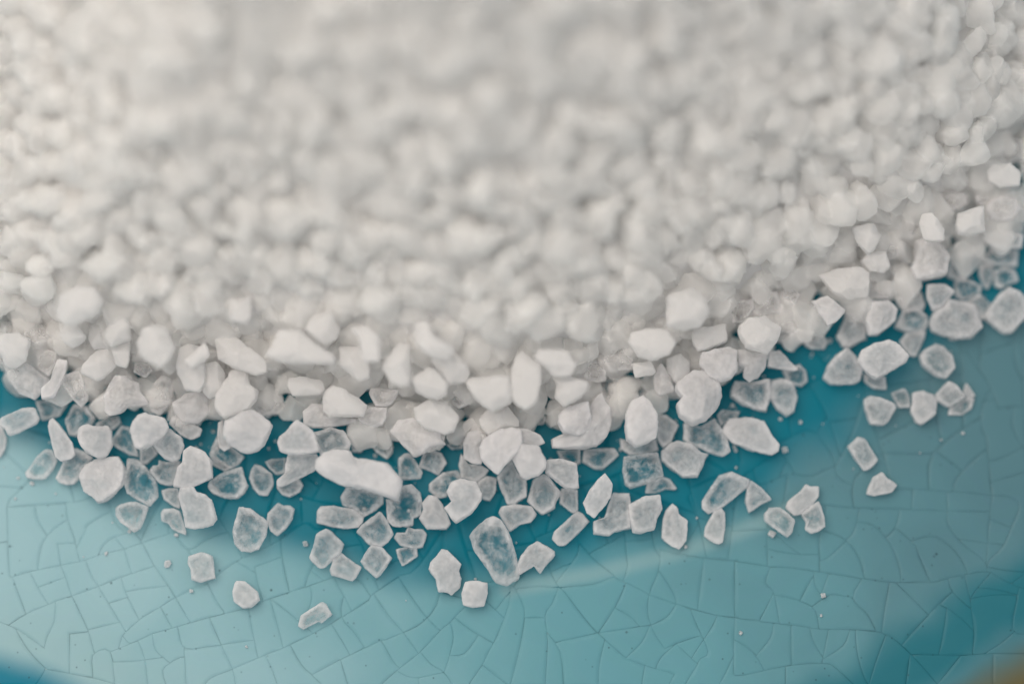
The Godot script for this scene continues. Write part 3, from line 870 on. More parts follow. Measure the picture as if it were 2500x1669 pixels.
	salt("bumpy oblong clear crystal, just above the thin glassy shard", "bumpy oblong crystal", Vector3(-6.07, 0.43, 12.03), 0.86, 0.5, [-0.22, -0.71, 0.15, -0.55, 0.69, -0.55, 0.93, -0.24, 0.69, 0.56, 0.26, 0.62, -0.7, 0.46, -1.07, -0.02, -0.91, -0.34, -0.38, -0.34])
	salt("thin glassy shard, just below the bumpy oblong crystal", "thin glassy shard", Vector3(-6.37, 0.25, 13.03), 0.49, 0.85, [-0.66, -0.33, -0.13, -0.49, 0.61, -0.41, 0.69, 0.07, 0.14, 0.44, -0.26, 0.71, -0.5, 0.23])
	salt("lumpy white crystal of two joined lobes, left of the square white crystal", "two-lobed white crystal", Vector3(-3.96, 0.58, 14.1), 1.17, 0.15, [-0.27, -1.41, 0.11, -1.3, 0.91, -0.5, 0.75, -0.08, 0.93, 0.4, 0.8, 0.93, 0.32, 1.41, 0.05, 1.2, -0.48, 1.2, -0.64, 0.45, -1.06, -0.19, -0.96, -0.56, -0.64, -0.93])
	salt("square white crystal alone at the front, right of the two-lobed white crystal", "square white crystal", Vector3(-2.24, 0.61, 15.4), 1.21, 0.05, [-0.57, -0.71, 0.12, -0.81, 0.76, -0.65, 0.79, -0.02, 0.55, 0.73, -0.15, 0.84, -0.68, 0.68, -0.81, -0.02])
	salt("ragged clear splinter alone on pale glaze, nearest the front", "ragged front splinter", Vector3(-11.87, 0.37, 16.7), 0.73, 0.6, [0.41, -0.85, 0.68, -0.71, 1.05, -0.07, 0.41, 0.46, 0.2, 0.35, -0.33, 0.62, -0.7, 0.83, -1.02, 0.62, -0.86, -0.02])
	salt("cone-shaped white crystal, right of the glassy frosted cube", "white cone", Vector3(-4.7, 0.67, 10.61), 1.33, 0.15, [-0.27, -1.18, 0.15, -1.07, 0.58, -0.43, 1.03, 0.58, 0.69, 0.9, -0.43, 0.9, -0.7, 0.52, -0.94, 0.26, -0.7, -0.27, -0.75, -0.7])
	salt("boot-shaped white crystal, right of the white cone", "boot-shaped crystal", Vector3(-2.95, 1.58, 9.76), 1.57, 0.2, [-0.17, -1.24, 0.79, -1.03, 1.16, -0.34, 1.11, 0.09, 0.47, 0.89, -0.38, 1.47, -0.75, 1.1, -1.13, 0.51, -0.7, 0.14, -0.97, -0.39, -0.7, -0.98])
	salt("smooth grey clear crystal in a dark gap, just below the star-shaped crystal", "grey crystal in the dark gap", Vector3(-4.8, 0.58, 7.4), 1.16, 0.6, [-0.19, -0.83, 0.56, -0.51, 0.83, 0.08, 0.35, 0.88, -0.13, 0.61, -0.85, 0.34, -0.61, -0.51])
	salt("glassy tooth-shaped crystal, left of the grey crystal in the dark gap", "", Vector3(-6.26, 0.52, 7.79), 1.05, 0.75, [0.06, -0.9, 0.38, -0.48, 0.86, 0.27, 0.75, 0.64, 0.06, 0.69, -0.63, 0.69, -0.63, -0.58, -0.31, -0.9])
	salt("shaded grey crystal, left of the boot-shaped crystal", "", Vector3(-4.09, 0.51, 8.73), 1.02, 0.6, [0.81, -0.84, 1.07, -0.36, 0.43, 0.28, 0.11, 0.81, -0.31, 0.92, -0.95, 0.44, -0.95, 0.01, -0.1, -0.68])
	salt("pale grey flat-bottomed crystal, left of the smoky wedge", "", Vector3(-1.47, 0.44, 8.95), 0.88, 0.5, [-0.67, -0.32, -0.08, -0.69, 0.56, -0.58, 0.45, 0.32, 0.13, 0.83, -0.35, 0.69, -0.4, 0.21])
	salt("dull beige-white lump, just below the white capsule", "", Vector3(-2.44, 0.5, 7.96), 0.99, 0.3, [-0.65, -1.13, -0.39, -0.44, 0.57, -0.33, 1.05, -0.06, 0.84, 0.26, 0.25, 0.68, -0.6, 0.42, -0.79, -0.33])
	salt("rounded white capsule, right of the dark craggy crystal", "white capsule", Vector3(-2.3, 1.33, 6.59), 1.06, 0.15, [-0.41, -0.89, 0.33, -1, 0.76, -0.78, 0.49, -0.04, 0.49, 1.03, -0.09, 1.03, -0.63, 0.71, -0.65, -0.15])
	salt("large white overhanging crystal, its bright left lobe, right of the white capsule", "large overhanging crystal", Vector3(-0.68, 2.41, 6.79), 1.62, 0.02, [-0.13, -1.14, 0.56, -1.24, 1.26, -1.14, 1.31, -0.29, 0.94, 0.35, 0.19, 1.15, -0.15, 1.63, -0.77, 1.15, -1.19, 0.62, -1.3, -0.02, -1.03, -0.55])
	salt("smooth white tongue-shaped crystal, just above the smoky wedge", "smooth white tongue", Vector3(1.05, 2.33, 7.55), 1.47, 0.05, [-0.56, -1.01, 0.56, -0.95, 0.99, -0.05, 1.04, 0.38, 0.56, 0.86, -0.18, 1.12, -0.56, 0.91, -1.04, -0.1, -0.88, -0.53])
	salt("flat white flap of a crystal, just above the smooth white tongue", "", Vector3(1.05, 2, 6.07), 0.7, 0.15, [-0.93, -0.56, -0.13, -0.5, 0.67, -0.13, 0.96, 0.35, 0.61, 0.51, -0.45, 0.4])
	salt("smoky grey wedge, just below the smooth white tongue", "smoky wedge", Vector3(0.02, 0.64, 8.8), 1.29, 0.55, [-0.04, -1.54, 0.33, -0.69, 0.86, -0.26, 0.86, 0.75, 0.12, 1.2, -0.31, 1.18, -0.73, 0.22, -0.92, -0.47])
	salt("smooth oval crystal with a grey dot, just below the smoky wedge", "dotted oval crystal", Vector3(0.28, 0.56, 10.66), 1.12, 0.4, [-0.89, -0.54, -0.15, -0.7, 0.92, -0.54, 1.23, -0.06, 0.86, 0.42, 0.22, 0.57, -0.42, 0.97, -0.89, 0.26, -1.13, -0.17])
	salt("largest clear crystal at the front, upright with frosted rim", "largest clear upright crystal", Vector3(-0.95, 0.91, 12.82), 1.81, 0.8, [-0.15, -2.04, 0.3, -1.86, 0.75, -1.13, 1.21, 0.32, 1.39, 1.05, 1.39, 1.68, 0.66, 2.09, -0.06, 1.95, -0.61, 0.96, -1.34, -0.04, -1.61, -0.86, -1.43, -1.23, -0.7, -1.86])
	salt("white crystal joined to the big clear one's right side", "", Vector3(1.37, 0.55, 13.25), 1.09, 0.25, [0.13, -1.05, 1.22, -0.41, 1.22, -0.14, 0.68, 0.4, 0.31, 0.95, -0.05, 0.49, -0.96, 1.04, -1.23, 0.95, -0.87, -0.14, -0.41, -0.69])
	salt("smooth slanted rod, below and left of the leaf-shaped white crystal", "smooth slanted rod", Vector3(3.51, 0.45, 11.47), 0.9, 0.4, [0.42, -1.1, 0.79, -0.94, 1.19, -0.46, 0.58, 0.18, -0.33, 1.03, -0.75, 1.03, -1.1, 0.6, -0.97, 0.18])
	salt("grey-blue faceted crystal, below and left of the pale shield-shaped crystal", "grey-blue faceted crystal", Vector3(1.9, 0.69, 9.4), 1.38, 0.5, [0.03, -1.23, 0.35, -1.07, 1.09, -0.06, 0.72, 0.47, 0.67, 0.85, -0.08, 1.25, -0.56, 0.85, -0.98, 0.42, -0.72, -0.64, -0.66, -0.91])
	salt("pale shield-shaped crystal, above and right of the grey-blue faceted crystal", "pale shield-shaped crystal", Vector3(3.11, 1.43, 8.17), 1.26, 0.3, [-0.99, -0.77, -0.19, -0.87, 0.82, -0.56, 0.93, 0.93, 0.18, 0.99, -0.46, 0.51, -1.1, -0.02])
	salt("folded milky crystal, right of the grey-blue faceted crystal", "", Vector3(3.49, 0.46, 9.7), 0.91, 0.45, [-0.51, -0.7, 0.5, -0.59, 0.5, 0.15, 0.5, 0.69, 0.18, 0.84, -0.62, 0.21])
	salt("dark glassy crystal, just above the pale shield-shaped crystal", "", Vector3(3.54, 0.39, 7.04), 0.78, 0.75, [-0.87, -0.33, -0.08, -0.43, 0.62, -0.38, 0.62, 0.42, 0.19, 0.58, -0.61, 0.15])
	salt("bowl-shaped clear crystal, just below the wide white crystal", "bowl-shaped clear crystal", Vector3(5.29, 0.44, 7.14), 0.88, 0.65, [-0.93, -0.52, 0.93, -0.58, 1.2, -0.15, 0.93, 0.11, 0.24, 0.7, -0.24, 0.75, -1.04, 0.27])
	salt("leaf-shaped white crystal, above and left of the ragged milky block", "leaf-shaped white crystal", Vector3(5.2, 1.34, 9.58), 1.08, 0.15, [0.4, -1.38, 0.88, -0.71, 0.77, 0.03, 0.4, 0.56, -0.24, 1.36, -0.72, 0.99, -0.93, 0.4, -0.56, -0.34, -0.03, -1.03])
	salt("ragged milky block, below and right of the leaf-shaped white crystal", "ragged milky block", Vector3(6.23, 0.6, 10.71), 1.2, 0.45, [-0.15, -1.39, 0.86, -1.39, 0.96, -0.91, 0.94, 0.74, -0.05, 0.96, -0.37, 1.22, -1.32, 1.12, -1.32, 0.32, -0.63, 0.1, -0.37, -0.75])
	salt("smooth egg-shaped white crystal, just above the clear blue-grey cube", "egg-shaped white crystal", Vector3(7.76, 2.53, 5.24), 1.87, 0.02, [0.12, -1.63, 0.65, -1.09, 0.97, -0.46, 1.02, 0.5, 0.92, 0.93, -0.36, 1.51, -0.89, 1.03, -1, 0.24, -0.84, -0.67, -0.57, -1.25])
	salt("grey-white crystal, right of the egg-shaped white crystal", "", Vector3(9.33, 0.49, 5.43), 0.99, 0.4, [-0.58, -1, 0.06, -0.89, 0.8, -0.25, 0.48, 0.34, 0.32, 0.81, -0.16, 1.13, -0.53, 0.55, -0.48, -0.14])
	salt("grey crystal half under an egg-shaped one, just above the clear blue-grey cube", "", Vector3(7.7, 0.41, 6.53), 0.83, 0.45, [-1.18, -0.56, -0.76, -0.45, -0.22, -0.03, 1.05, -0.56, 1.16, 0.19, -0.01, 0.45, -0.6, 0.45, -1.08, 0.08])
	salt("clear blue-grey cube, left of the flat-faced grey-white crystal", "clear blue-grey cube", Vector3(7.85, 0.78, 7.89), 1.57, 0.9, [-1.09, -0.76, -0.13, -0.87, 0.35, -0.97, 0.99, -1.03, 1.31, 0.41, 0.19, 0.89, -0.66, 1.13, -1.01, 0.94, -1.14, 0.09])
	salt("small clear crystal with a hooked end, below and right of the clear blue-grey cube", "", Vector3(8.96, 0.31, 8.84), 0.62, 0.6, [-0.76, -0.12, 0.2, -0.55, 0.63, -0.39, 1.03, 0.15, 0.89, 0.28, 0.41, 0.15, -0.28, 0.47, -0.92, 0.47])
	salt("flat-faced grey-white crystal, below and left of the dark-spotted oblong", "flat-faced grey-white crystal", Vector3(10.4, 0.77, 7.25), 1.54, 0.35, [-0.73, -0.98, -0.42, -1.08, 0.44, -0.92, 1.07, -0.39, 1.45, -0.28, 1.23, 0.2, 0.81, 1.1, -0.1, 1.1, -0.73, 0.62, -1.32, 0.09, -1.37, -0.5])
	salt("clear oblong with a dark spot, above and right of the flat-faced grey-white crystal", "dark-spotted oblong", Vector3(11.84, 0.63, 5.96), 1.27, 0.7, [-1.42, -0.92, -0.35, -0.71, 0.45, -1.19, 0.87, -0.55, 1.24, 0.14, 1.38, 0.84, 0.93, 1.15, 0.07, 0.89, -0.88, 0.46, -1.47, 0.14])
	salt("big white crystal alone at the right of the front edge", "big white right-hand crystal", Vector3(14.5, 0.69, 5.81), 1.39, 0.15, [-1.29, -1.03, -0.38, -1.09, 0.79, -0.87, 1.16, -0.13, 1.69, 0.56, 1.64, 0.99, 1.22, 1.23, 0.58, 1.09, -0.33, 0.78, -1.13, 0.46, -1.76, -0.18, -1.66, -0.55])
	salt("squarish white block with slanting streaks, right of the ragged milky block", "squarish streaked block", Vector3(8.02, 0.73, 10.58), 1.47, 0.3, [-1.01, -0.55, -0.05, -1.03, 0.91, -1.16, 1.07, -0.29, 0.7, 0.35, 0.56, 0.99, -0.26, 1.2, -0.74, 1.15, -0.95, 0.25])
	salt("tall white crystal with a knobbed top, right of the squarish streaked block", "tall knob-topped crystal", Vector3(9.81, 0.47, 11.4), 0.93, 0.2, [-0.1, -1.48, 0.22, -1.24, 0.28, -0.81, 0.81, -0.44, 0.73, 0.78, 0.28, 1.31, -0.15, 1.15, -0.79, 0.62, -0.68, -0.55, -0.52, -1.08])
	salt("bent clear crystal like a boomerang, left of the fin-shaped crystal", "boomerang-shaped crystal", Vector3(12.84, 0.52, 9.2), 1.03, 0.6, [-0.32, -0.96, 0.48, -1.2, 1.17, -0.88, 1.54, -0.72, 1.49, -0.3, 0.74, 0.29, -0.06, 0.93, -0.53, 1.19, -0.96, 1.38, -1.33, 1.04, -1.36, 0.61, -0.91, -0.08])
	salt("fin-shaped crystal, right of the boomerang-shaped crystal", "fin-shaped crystal", Vector3(14.74, 0.51, 9.51), 1.01, 0.4, [-0.32, -1.03, 0.37, -0.56, 1.01, 0.19, 0.37, 0.46, -0.43, 1.01, -0.64, 0.3, -0.53, -0.4])
	salt("narrow drop-shaped crystal, just below the boomerang-shaped crystal", "", Vector3(12.34, 0.4, 11.35), 0.79, 0.3, [-0.09, -1.04, 0.33, -1.14, 0.55, -0.88, 0.55, 0.13, 0.39, 0.93, 0.12, 1.06, -0.36, 0.83, -0.76, 0.56, -0.63, -0.03, -0.36, -0.56])
	salt("clear oval with a thick frosted rim, below and left of the ribbed splinter", "frost-rimmed oval", Vector3(16.2, 0.45, 10.97), 0.9, 0.65, [-0.63, -0.81, 0, -0.81, 0.54, -0.44, 0.91, -0.01, 0.75, 0.68, 0.43, 1.02, -0.1, 0.68, -0.95, -0.01, -0.95, -0.39])
	salt("tiny crumb of salt, just below the frost-rimmed oval", "", Vector3(15.73, 0.2, 11.74), 0.41, 0.2, [-0.1, -0.23, 0.27, -0.07, 0.06, 0.25, -0.26, 0.04])
	salt("ribbed white splinter, above and right of the frost-rimmed oval", "ribbed splinter", Vector3(17.61, 0.42, 9.72), 0.83, 0.25, [0.17, -0.99, 0.46, -0.83, 0.99, -0.83, 0.94, -0.2, 0.62, 0.23, -0.18, 0.87, -0.55, 0.98, -1.08, 0.44, -0.92, 0.07, -0.18, -0.51])
	salt("hollow-looking clear crystal, just below the ribbed splinter", "", Vector3(18.27, 0.44, 10.84), 0.88, 0.55, [0.3, -1.06, 0.47, -0.68, 0.63, -0.05, 0.68, 0.49, 0.25, 0.81, -0.23, 0.94, -0.6, 0.65, -0.49, 0.22, -0.81, -0.31, -0.17, -0.79])
	salt("thin clear flake, above and right of the dark-spotted oblong", "", Vector3(13.08, 0.39, 4.62), 0.78, 0.6, [-0.3, -0.41, 0.76, -0.3, 0.55, 0.18, -0.2, 0.39, -0.35, 0.71, -0.62, -0.09])
	salt("dome-shaped grey crystal, left of the rounded white right-hand block", "dome-shaped grey crystal", Vector3(20.16, 0.81, 1.79), 1.62, 0.4, [0.24, -1.3, 0.77, -0.77, 1.14, 0.13, 0.98, 0.72, 0.5, 0.93, -0.83, 0.88, -1.28, 0.56, -0.99, -0.24, -0.45, -0.88])
	salt("rounded white block with a flat pale top, right of the dome-shaped grey crystal", "rounded white right-hand block", Vector3(22.4, 1.62, 1.23), 1.64, 0.2, [0.4, -1.12, 0.83, -0.96, 1.63, -0.11, 1.36, 0.32, 0.3, 0.9, -0.4, 1.27, -0.88, 0.9, -1.51, 0.16, -1.25, -0.48, -0.45, -0.91])
	salt("small grey crystal under a white block, just below the rounded white right-hand block", "", Vector3(22.13, 0.35, 2.52), 0.71, 0.5, [-0.75, -0.61, -0.05, -0.18, 0.58, -0.39, 0.66, 0.46, -0.16, 0.38, -0.69, -0.02])
	salt("clear faceted crystal apart from the heap's right side, just above the tent-shaped crystal", "clear right-hand faceted crystal", Vector3(25.89, 0.69, 1.28), 1.37, 0.6, [-0.12, -1.03, 0.36, -0.92, 0.89, -0.28, 1.02, 0.46, 0.47, 1.1, -0.23, 0.84, -0.97, 0.25, -1.13, -0.28, -0.87, -0.65])
	salt("broad grey-white dome, right of the clear mottled crystal", "broad grey-white dome", Vector3(27.03, 0.92, -1.2), 1.84, 0.3, [-0.5, -1.24, 0.13, -1.19, 1.15, -0.97, 1.57, 0.41, 0.93, 1.05, 0.03, 1.16, -0.66, 0.94, -1.52, 0.68, -1.65, 0.09, -1.41, -0.44, -0.82, -0.81])
	salt("tilted white block at the right edge, right of the broad grey-white dome", "tilted right-edge block", Vector3(30.17, 0.83, -1.78), 1.67, 0.3, [-0.55, -0.95, 0.09, -1.48, 0.73, -1.16, 1.1, -0.84, 1.1, 0.44, 0.25, 1.34, -0.28, 1.34, -1.24, 0.6, -1.35, 0.12])
	salt("small clear crystal wedged between two blocks, left of the tilted right-edge block", "", Vector3(28.6, 0.45, -2.13), 0.89, 0.6, [-0.08, -0.73, 0.67, -0.12, 0.24, 0.84, -0.13, 0.78, -0.34, -0.12, -1.03, -0.18])
	salt("clear mottled crystal, right of the pale hood-shaped crystal", "clear mottled crystal", Vector3(24.39, 0.62, -1.19), 1.24, 0.65, [-0.58, -0.66, 0.16, -0.82, 0.96, -0.29, 0.86, 0.46, 0.27, 0.72, -0.42, 0.67, -1.06, 0.35])
	salt("pointed crystal with one bright glint, just below the clear mottled crystal", "", Vector3(24.43, 0.47, 0.09), 0.95, 0.4, [-0.37, -0.62, 0.8, -0.72, 0.7, -0.19, 0.17, 0.9, -0.26, 0.82, -0.85, -0.03])
	salt("pale hood-shaped crystal, left of the clear mottled crystal", "pale hood-shaped crystal", Vector3(22.34, 1.46, -1.33), 1.32, 0.15, [-0.59, -0.93, 0.52, -0.98, 1.11, -0.5, 0.9, 0.24, -0.11, 1.09, -0.75, 1.15, -0.91, 0.3])
	salt("grey leaning slab, left of the pale hood-shaped crystal", "", Vector3(20.81, 0.65, -0.99), 1.31, 0.4, [-0.35, -1.43, 0.87, -1.49, 0.71, -0.16, 0.76, 0.86, -0.35, 1.49, -0.73, 1.39, -1.05, 0.75, -0.57, -0.26])
	salt("white crystal pointing down, just below the square-dented crystal", "", Vector3(19.17, 2.43, -1.6), 1.1, 0.1, [-1.17, -0.46, -0.1, -0.89, 1.01, 0.02, 0.43, 0.71, -0.1, 0.98, -0.64, 0.18, -0.96, -0.62])
	salt("grey-white peaked crystal, just above the clear mottled crystal", "", Vector3(24.28, 0.61, -2.57), 1.21, 0.3, [-0.98, -0.41, -0.23, -0.94, 0.72, -0.41, 0.94, 0.33, 0.78, 0.71, -0.23, 0.81, -0.61, 0.55])
	salt("grey-white rounded crystal, just above the broad grey-white dome", "", Vector3(25.9, 1.41, -2.66), 1.22, 0.35, [-0.68, -0.68, 0.44, -0.73, 1.02, -0.2, 0.6, 0.28, 0.17, 0.76, -0.36, 0.97, -0.73, 0.28])
	salt("shovel-shaped crystal with a raised rim, left of the smooth white row crystal", "shovel-shaped crystal", Vector3(22.26, 0.65, 4.29), 1.3, 0.4, [-0.51, -0.9, 0.08, -0.76, 0.93, -0.42, 1.09, -0.15, 0.61, 0.65, 0.29, 0.91, -0.51, 0.86, -0.88, -0.1, -0.88, -0.68])
	salt("small clear cube, left of the smooth white row crystal", "", Vector3(23.7, 0.43, 3.53), 0.86, 0.7, [-0.64, -0.32, 0.16, -0.64, 0.48, -0.16, 0.48, 0.53, -0.21, 0.58])
	salt("smooth white crystal, middle one of the small right-hand row", "smooth white row crystal", Vector3(24.98, 0.6, 4.04), 1.19, 0.15, [-0.63, -0.86, 0.01, -0.97, 0.65, -0.76, 0.84, -0.22, 0.76, 0.47, 0.28, 0.84, -0.15, 1.11, -0.47, 0.95, -0.79, 0.31])
	salt("tent-shaped pale crystal, right of the smooth white row crystal", "tent-shaped crystal", Vector3(26.58, 0.57, 3.32), 1.14, 0.4, [-0.04, -0.84, 0.34, -0.68, 0.98, 0.17, 0.02, 0.76, -0.78, 0.38, -0.89, -0.04])
	salt("narrow pointed chip at the row's far end, right of the tent-shaped crystal", "", Vector3(27.77, 0.22, 3.11), 0.43, 0.3, [-0.11, -0.59, 0.42, 0.23, -0.06, 0.45, -0.33, -0.03])
	salt("flat wrinkled chip, below and right of the tent-shaped crystal", "", Vector3(27.37, 0.22, 4.04), 0.45, 0.5, [-0.75, 0.05, 0.26, -0.54, 0.8, -0.59, 0.58, 0.1, 0, 0.47, -0.85, 0.47])
	salt("oblong crystal lying alone on teal glaze, upper of two", "lone oblong crystal", Vector3(21.28, 0.44, 6.89), 0.88, 0.5, [-0.93, -0.42, -0.31, -1.02, 0.14, -0.92, 0.92, 0.38, 0.47, 0.9, 0.02, 1.08, -0.43, 0.45])
	salt("three-horned white crystal alone on teal glaze, lower of two", "lone three-horned crystal", Vector3(22.34, 0.43, 8.84), 0.85, 0.2, [0.06, -0.86, 0.43, -0.41, 1.02, -0.04, 0.7, 0.41, -0.39, 0.64, -0.89, 0.5, -0.75, 0.05, -0.48, -0.5])
	salt("small squarish crystal alone on pale glaze, left of the lone round crystal", "lone squarish crystal", Vector3(-18.73, 0.56, 13.79), 1.13, 0.4, [-0.8, -0.69, 0.07, -0.93, 0.64, -0.69, 0.83, 0.65, -0.03, 0.94, -0.6, 0.75, -0.65, 0.18, -0.84, -0.21])
	salt("small round white crystal alone on pale glaze, right of the lone squarish crystal", "lone round crystal", Vector3(-16.1, 0.47, 15.45), 0.95, 0.2, [-0.57, -0.84, 0, -0.84, 0.77, -0.17, 0.91, 0.31, 0.39, 0.74, -0.09, 0.84, -0.67, 0.41, -0.76, -0.17])
	salt("tiny oval crumb of salt, nearest the lone squarish crystal, left of the lone squarish crystal", "", Vector3(-20.83, 0.18, 13.56), 0.35, 0.2, [-0.15, -0.19, 0.14, -0.23, 0.24, -0.04, 0.09, 0.2, -0.16, 0.24, -0.2, 0.05])
	salt("tiny salt speck furthest left on pale glaze, just below the heart-shaped crystal", "", Vector3(-24.56, 0.09, 12.93), 0.19, 0.2, [-0.1, -0.06, 0.07, -0.14, 0.09, 0.05, -0.06, 0.15])
	salt("tiny round salt speck below the lone squarish crystal, just below the lone squarish crystal", "", Vector3(-19.38, 0.12, 15.19), 0.25, 0.2, [-0.11, -0.12, 0.11, -0.08, 0.13, 0.07, -0.1, 0.13])
	salt("bright white lump at the left edge, just above the broad milky slab", "bright left-edge lump", Vector3(-30.01, 2.93, 0.86), 1.7, 0.1, [-0.78, -0.83, 0.28, -1.02, 0.92, -0.62, 0.98, -0.35, 0.76, 0.71, 0.18, 1.14, -0.35, 1.14, -0.62, 0.6, -0.78, 0.29, -1.1, -0.3])
	salt("broad milky slab under a bright lump, left of the upright white stick", "broad milky slab", Vector3(-29.4, 1.47, 2.51), 1.34, 0.3, [-1.59, -1.41, -1.11, -0.72, -0.1, -1.14, 1.39, -0.02, 0.97, 0.72, 0.54, 1.25, -0.42, 0.88, -1.05, 0.08])
	salt("narrow upright white stick, left of the clear tooth-like crystal", "upright white stick", Vector3(-27.53, 2.46, 2.67), 0.88, 0.15, [0.13, -1.31, 0.77, -1.18, 0.61, -0.43, 0.34, 0.26, -0.03, 1.06, -0.77, 1.17, -0.83, 0.53, -0.24, -0.01, -0.03, -0.8])
	salt("clear fan-shaped crystal, just above the upright white stick", "", Vector3(-28.16, 1.49, 1.42), 1.03, 0.6, [-0.67, -0.53, 0.08, -0.69, 0.66, -0.53, 0.56, 0.22, 0.13, 0.91, -0.51, 0.48])
	salt("clear pointed crystal like a tooth, right of the upright white stick", "clear tooth-like crystal", Vector3(-26.36, 1.7, 3), 1.09, 0.6, [-0.73, -0.75, 0.23, -1.07, 0.5, -0.37, 0.76, 0.69, 0.34, 1.22, -0.19, 0.74, -0.57, 0.16, -0.89, -0.21])
	salt("small dark glassy crystal, left of the large tailed crystal", "", Vector3(-25.2, 0.35, 3.82), 0.7, 0.9, [-0.41, -0.46, 0.23, -0.62, 0.39, -0.09, 0.39, 0.45, -0.03, 0.66, -0.41, 0.23])
	salt("large grey-white crystal with a tail on its right, left of the fibrous grey oval", "large tailed crystal", Vector3(-23.49, 1.76, 3.54), 1.68, 0.25, [-0.47, -1.23, 0.22, -1.18, 0.49, -0.91, 0.97, -0.8, 1.07, -0.17, 1.55, 0.31, 1.5, 0.58, 0.27, 0.69, -0.1, 1.06, -0.79, 1.22, -1.11, 0.9, -1.16, 0.05, -0.9, -0.54])
	salt("fibrous grey oval crystal, just above the blunt white lump", "fibrous grey oval", Vector3(-21.25, 1.27, 3.44), 1.04, 0.5, [0.03, -1.25, 0.62, -0.98, 0.78, -0.34, 0.46, 0.67, -0.08, 1.26, -0.61, 0.99, -0.77, 0.24, -0.45, -0.66])
	salt("brightest round white crystal on the left slope, left of the large smooth oval", "brightest round crystal", Vector3(-21.24, 4.56, 0.84), 1.84, 0.02, [-0.78, -0.96, 0.07, -1.25, 0.6, -1.07, 1.14, 0.1, 0.82, 0.9, 0.28, 1.33, -0.46, 0.96, -0.99, 0.58, -1.13, -0.16])
	salt("smooth grey-white pebble-like crystal, just below the large soft-edged crystal", "pebble-like crystal", Vector3(-26.39, 3.49, 0.1), 1.19, 0.2, [-0.46, -0.63, 0.13, -0.73, 0.82, 0.01, 0.71, 0.33, 0.02, 0.76, -0.46, 0.49, -0.78, 0.01])
	salt("smooth oval white crystal, above and right of the clear tooth-like crystal", "smooth oval crystal", Vector3(-24.82, 2.75, 1.75), 1.45, 0.15, [-0.2, -0.85, 0.76, -1.01, 1.03, 0.05, 0.23, 0.8, -0.2, 1.01, -1.1, 0.58, -1, 0.05])
	salt("grey-white flat-sided crystal, right of the smooth oval crystal", "", Vector3(-23.4, 3.26, 1.23), 1.07, 0.25, [0.48, -0.89, 0.43, 0.33, 0.27, 0.81, -0.37, 0.65, -0.63, -0.31])
	salt("greyish rounded crystal, right of the pebble-like crystal", "", Vector3(-24.87, 3, 0.12), 1.19, 0.25, [-0.47, -0.77, 0.39, -0.83, 0.55, 0.34, 0.76, 0.66, -0.25, 0.82, -0.63, 0.13])
	salt("white rounded crystal, just above the smooth oval crystal", "", Vector3(-23.57, 4.08, -0.03), 1.36, 0.15, [-0.59, -0.46, 0.1, -0.99, 0.74, -0.51, 0.74, 0.44, -0.43, 0.98, -0.81, 0.23])
	salt("large soft-edged white crystal, just above the pebble-like crystal", "large soft-edged crystal", Vector3(-25.78, 5.41, -1.42), 1.8, 0.05, [-1.11, -0.56, 0.01, -1.15, 1.07, -0.99, 1.44, -0.19, 1.07, 0.55, -0.26, 1.14, -0.9, 1.19, -1.32, 0.61])
	salt("blue-tinged clear block, just below the upright white stick", "", Vector3(-27.99, 0.48, 4.1), 0.96, 0.7, [-0.99, -0.4, -0.35, -0.46, 0.61, -0.72, 1.01, -0.24, 0.5, 0.5, -0.56, 0.8])
	salt("large smooth white oval, just below the short slanted rod", "large smooth oval", Vector3(-19.23, 3, 1.98), 1.56, 0.15, [-0.74, -1.1, -0.21, -1.42, 0.75, -1.21, 0.8, 0.92, 0.48, 1.51, -0.37, 1.35, -0.85, 0.39, -0.9, -0.41])
	salt("short white rod lying slantwise, just above the large smooth oval", "short slanted rod", Vector3(-18.76, 4.13, 1.47), 0.86, 0.05, [-0.85, 0.26, 0.42, -0.86, 0.69, -0.22, 0.59, 0.1, -0.37, 0.74])
	salt("white rounded lump, right of the fibrous grey oval", "", Vector3(-19.33, 1.63, 4.22), 1.67, 0.15, [-1.22, -0.23, -0.42, -0.87, 0.8, -0.97, 1.07, 0.09, 0.96, 0.52, 0.33, 1, -0.53, 0.89, -1.06, 0.36])
	salt("white crystal, right of the large smooth oval", "", Vector3(-17.98, 2.5, 2.67), 1.38, 0.1, [-0.62, -1.01, 0.23, -1.12, 0.71, -0.37, 0.76, 0.69, -0.25, 1.17, -0.67, 0.69])
	salt("big white multi-lobed crystal, left of the sparkling grey crystal", "big multi-lobed crystal", Vector3(-16.63, 2.67, 3.58), 1.95, 0.05, [-0.31, -1.42, 0.12, -1.53, 0.7, -1.32, 0.81, -0.68, 1.34, -0.25, 1.29, 0.28, 0.7, 0.86, -0.68, 1.45, -1.21, 0.92, -1.16, 0.07, -0.47, -1.05])
	salt("sparkling grey crystal with a pointed right end, above and right of the big snowball-like crystal", "sparkling grey crystal", Vector3(-14.69, 0.89, 4.04), 0.9, 0.45, [-0.98, -0.19, 0.09, -0.72, 0.67, -0.4, 1.1, -0.03, 0.57, 0.5, -0.5, 0.61, -0.98, 0.18])
	salt("white boulder-like crystal, just below the wide arrowhead crystal", "", Vector3(-12.42, 2.53, 3.07), 1.08, 0.1, [-1.04, -0.5, -0.3, -0.61, 0.98, -0.4, 1.19, 0.19, 0.93, 0.51, -0.03, 0.56, -0.77, 0.56, -1.09, 0.03])
	salt("white crystal broad at the bottom, just above the bluish lens-like crystal", "broad-based white crystal", Vector3(-10.18, 2.86, 4.14), 1.55, 0.03, [-0.58, -1.06, 0.01, -0.9, 0.91, -0.37, 1.5, 0.11, 1.29, 0.75, 0.33, 0.75, -0.79, 0.8, -1.16, 0.43, -1.21, -0.32, -0.95, -0.8])
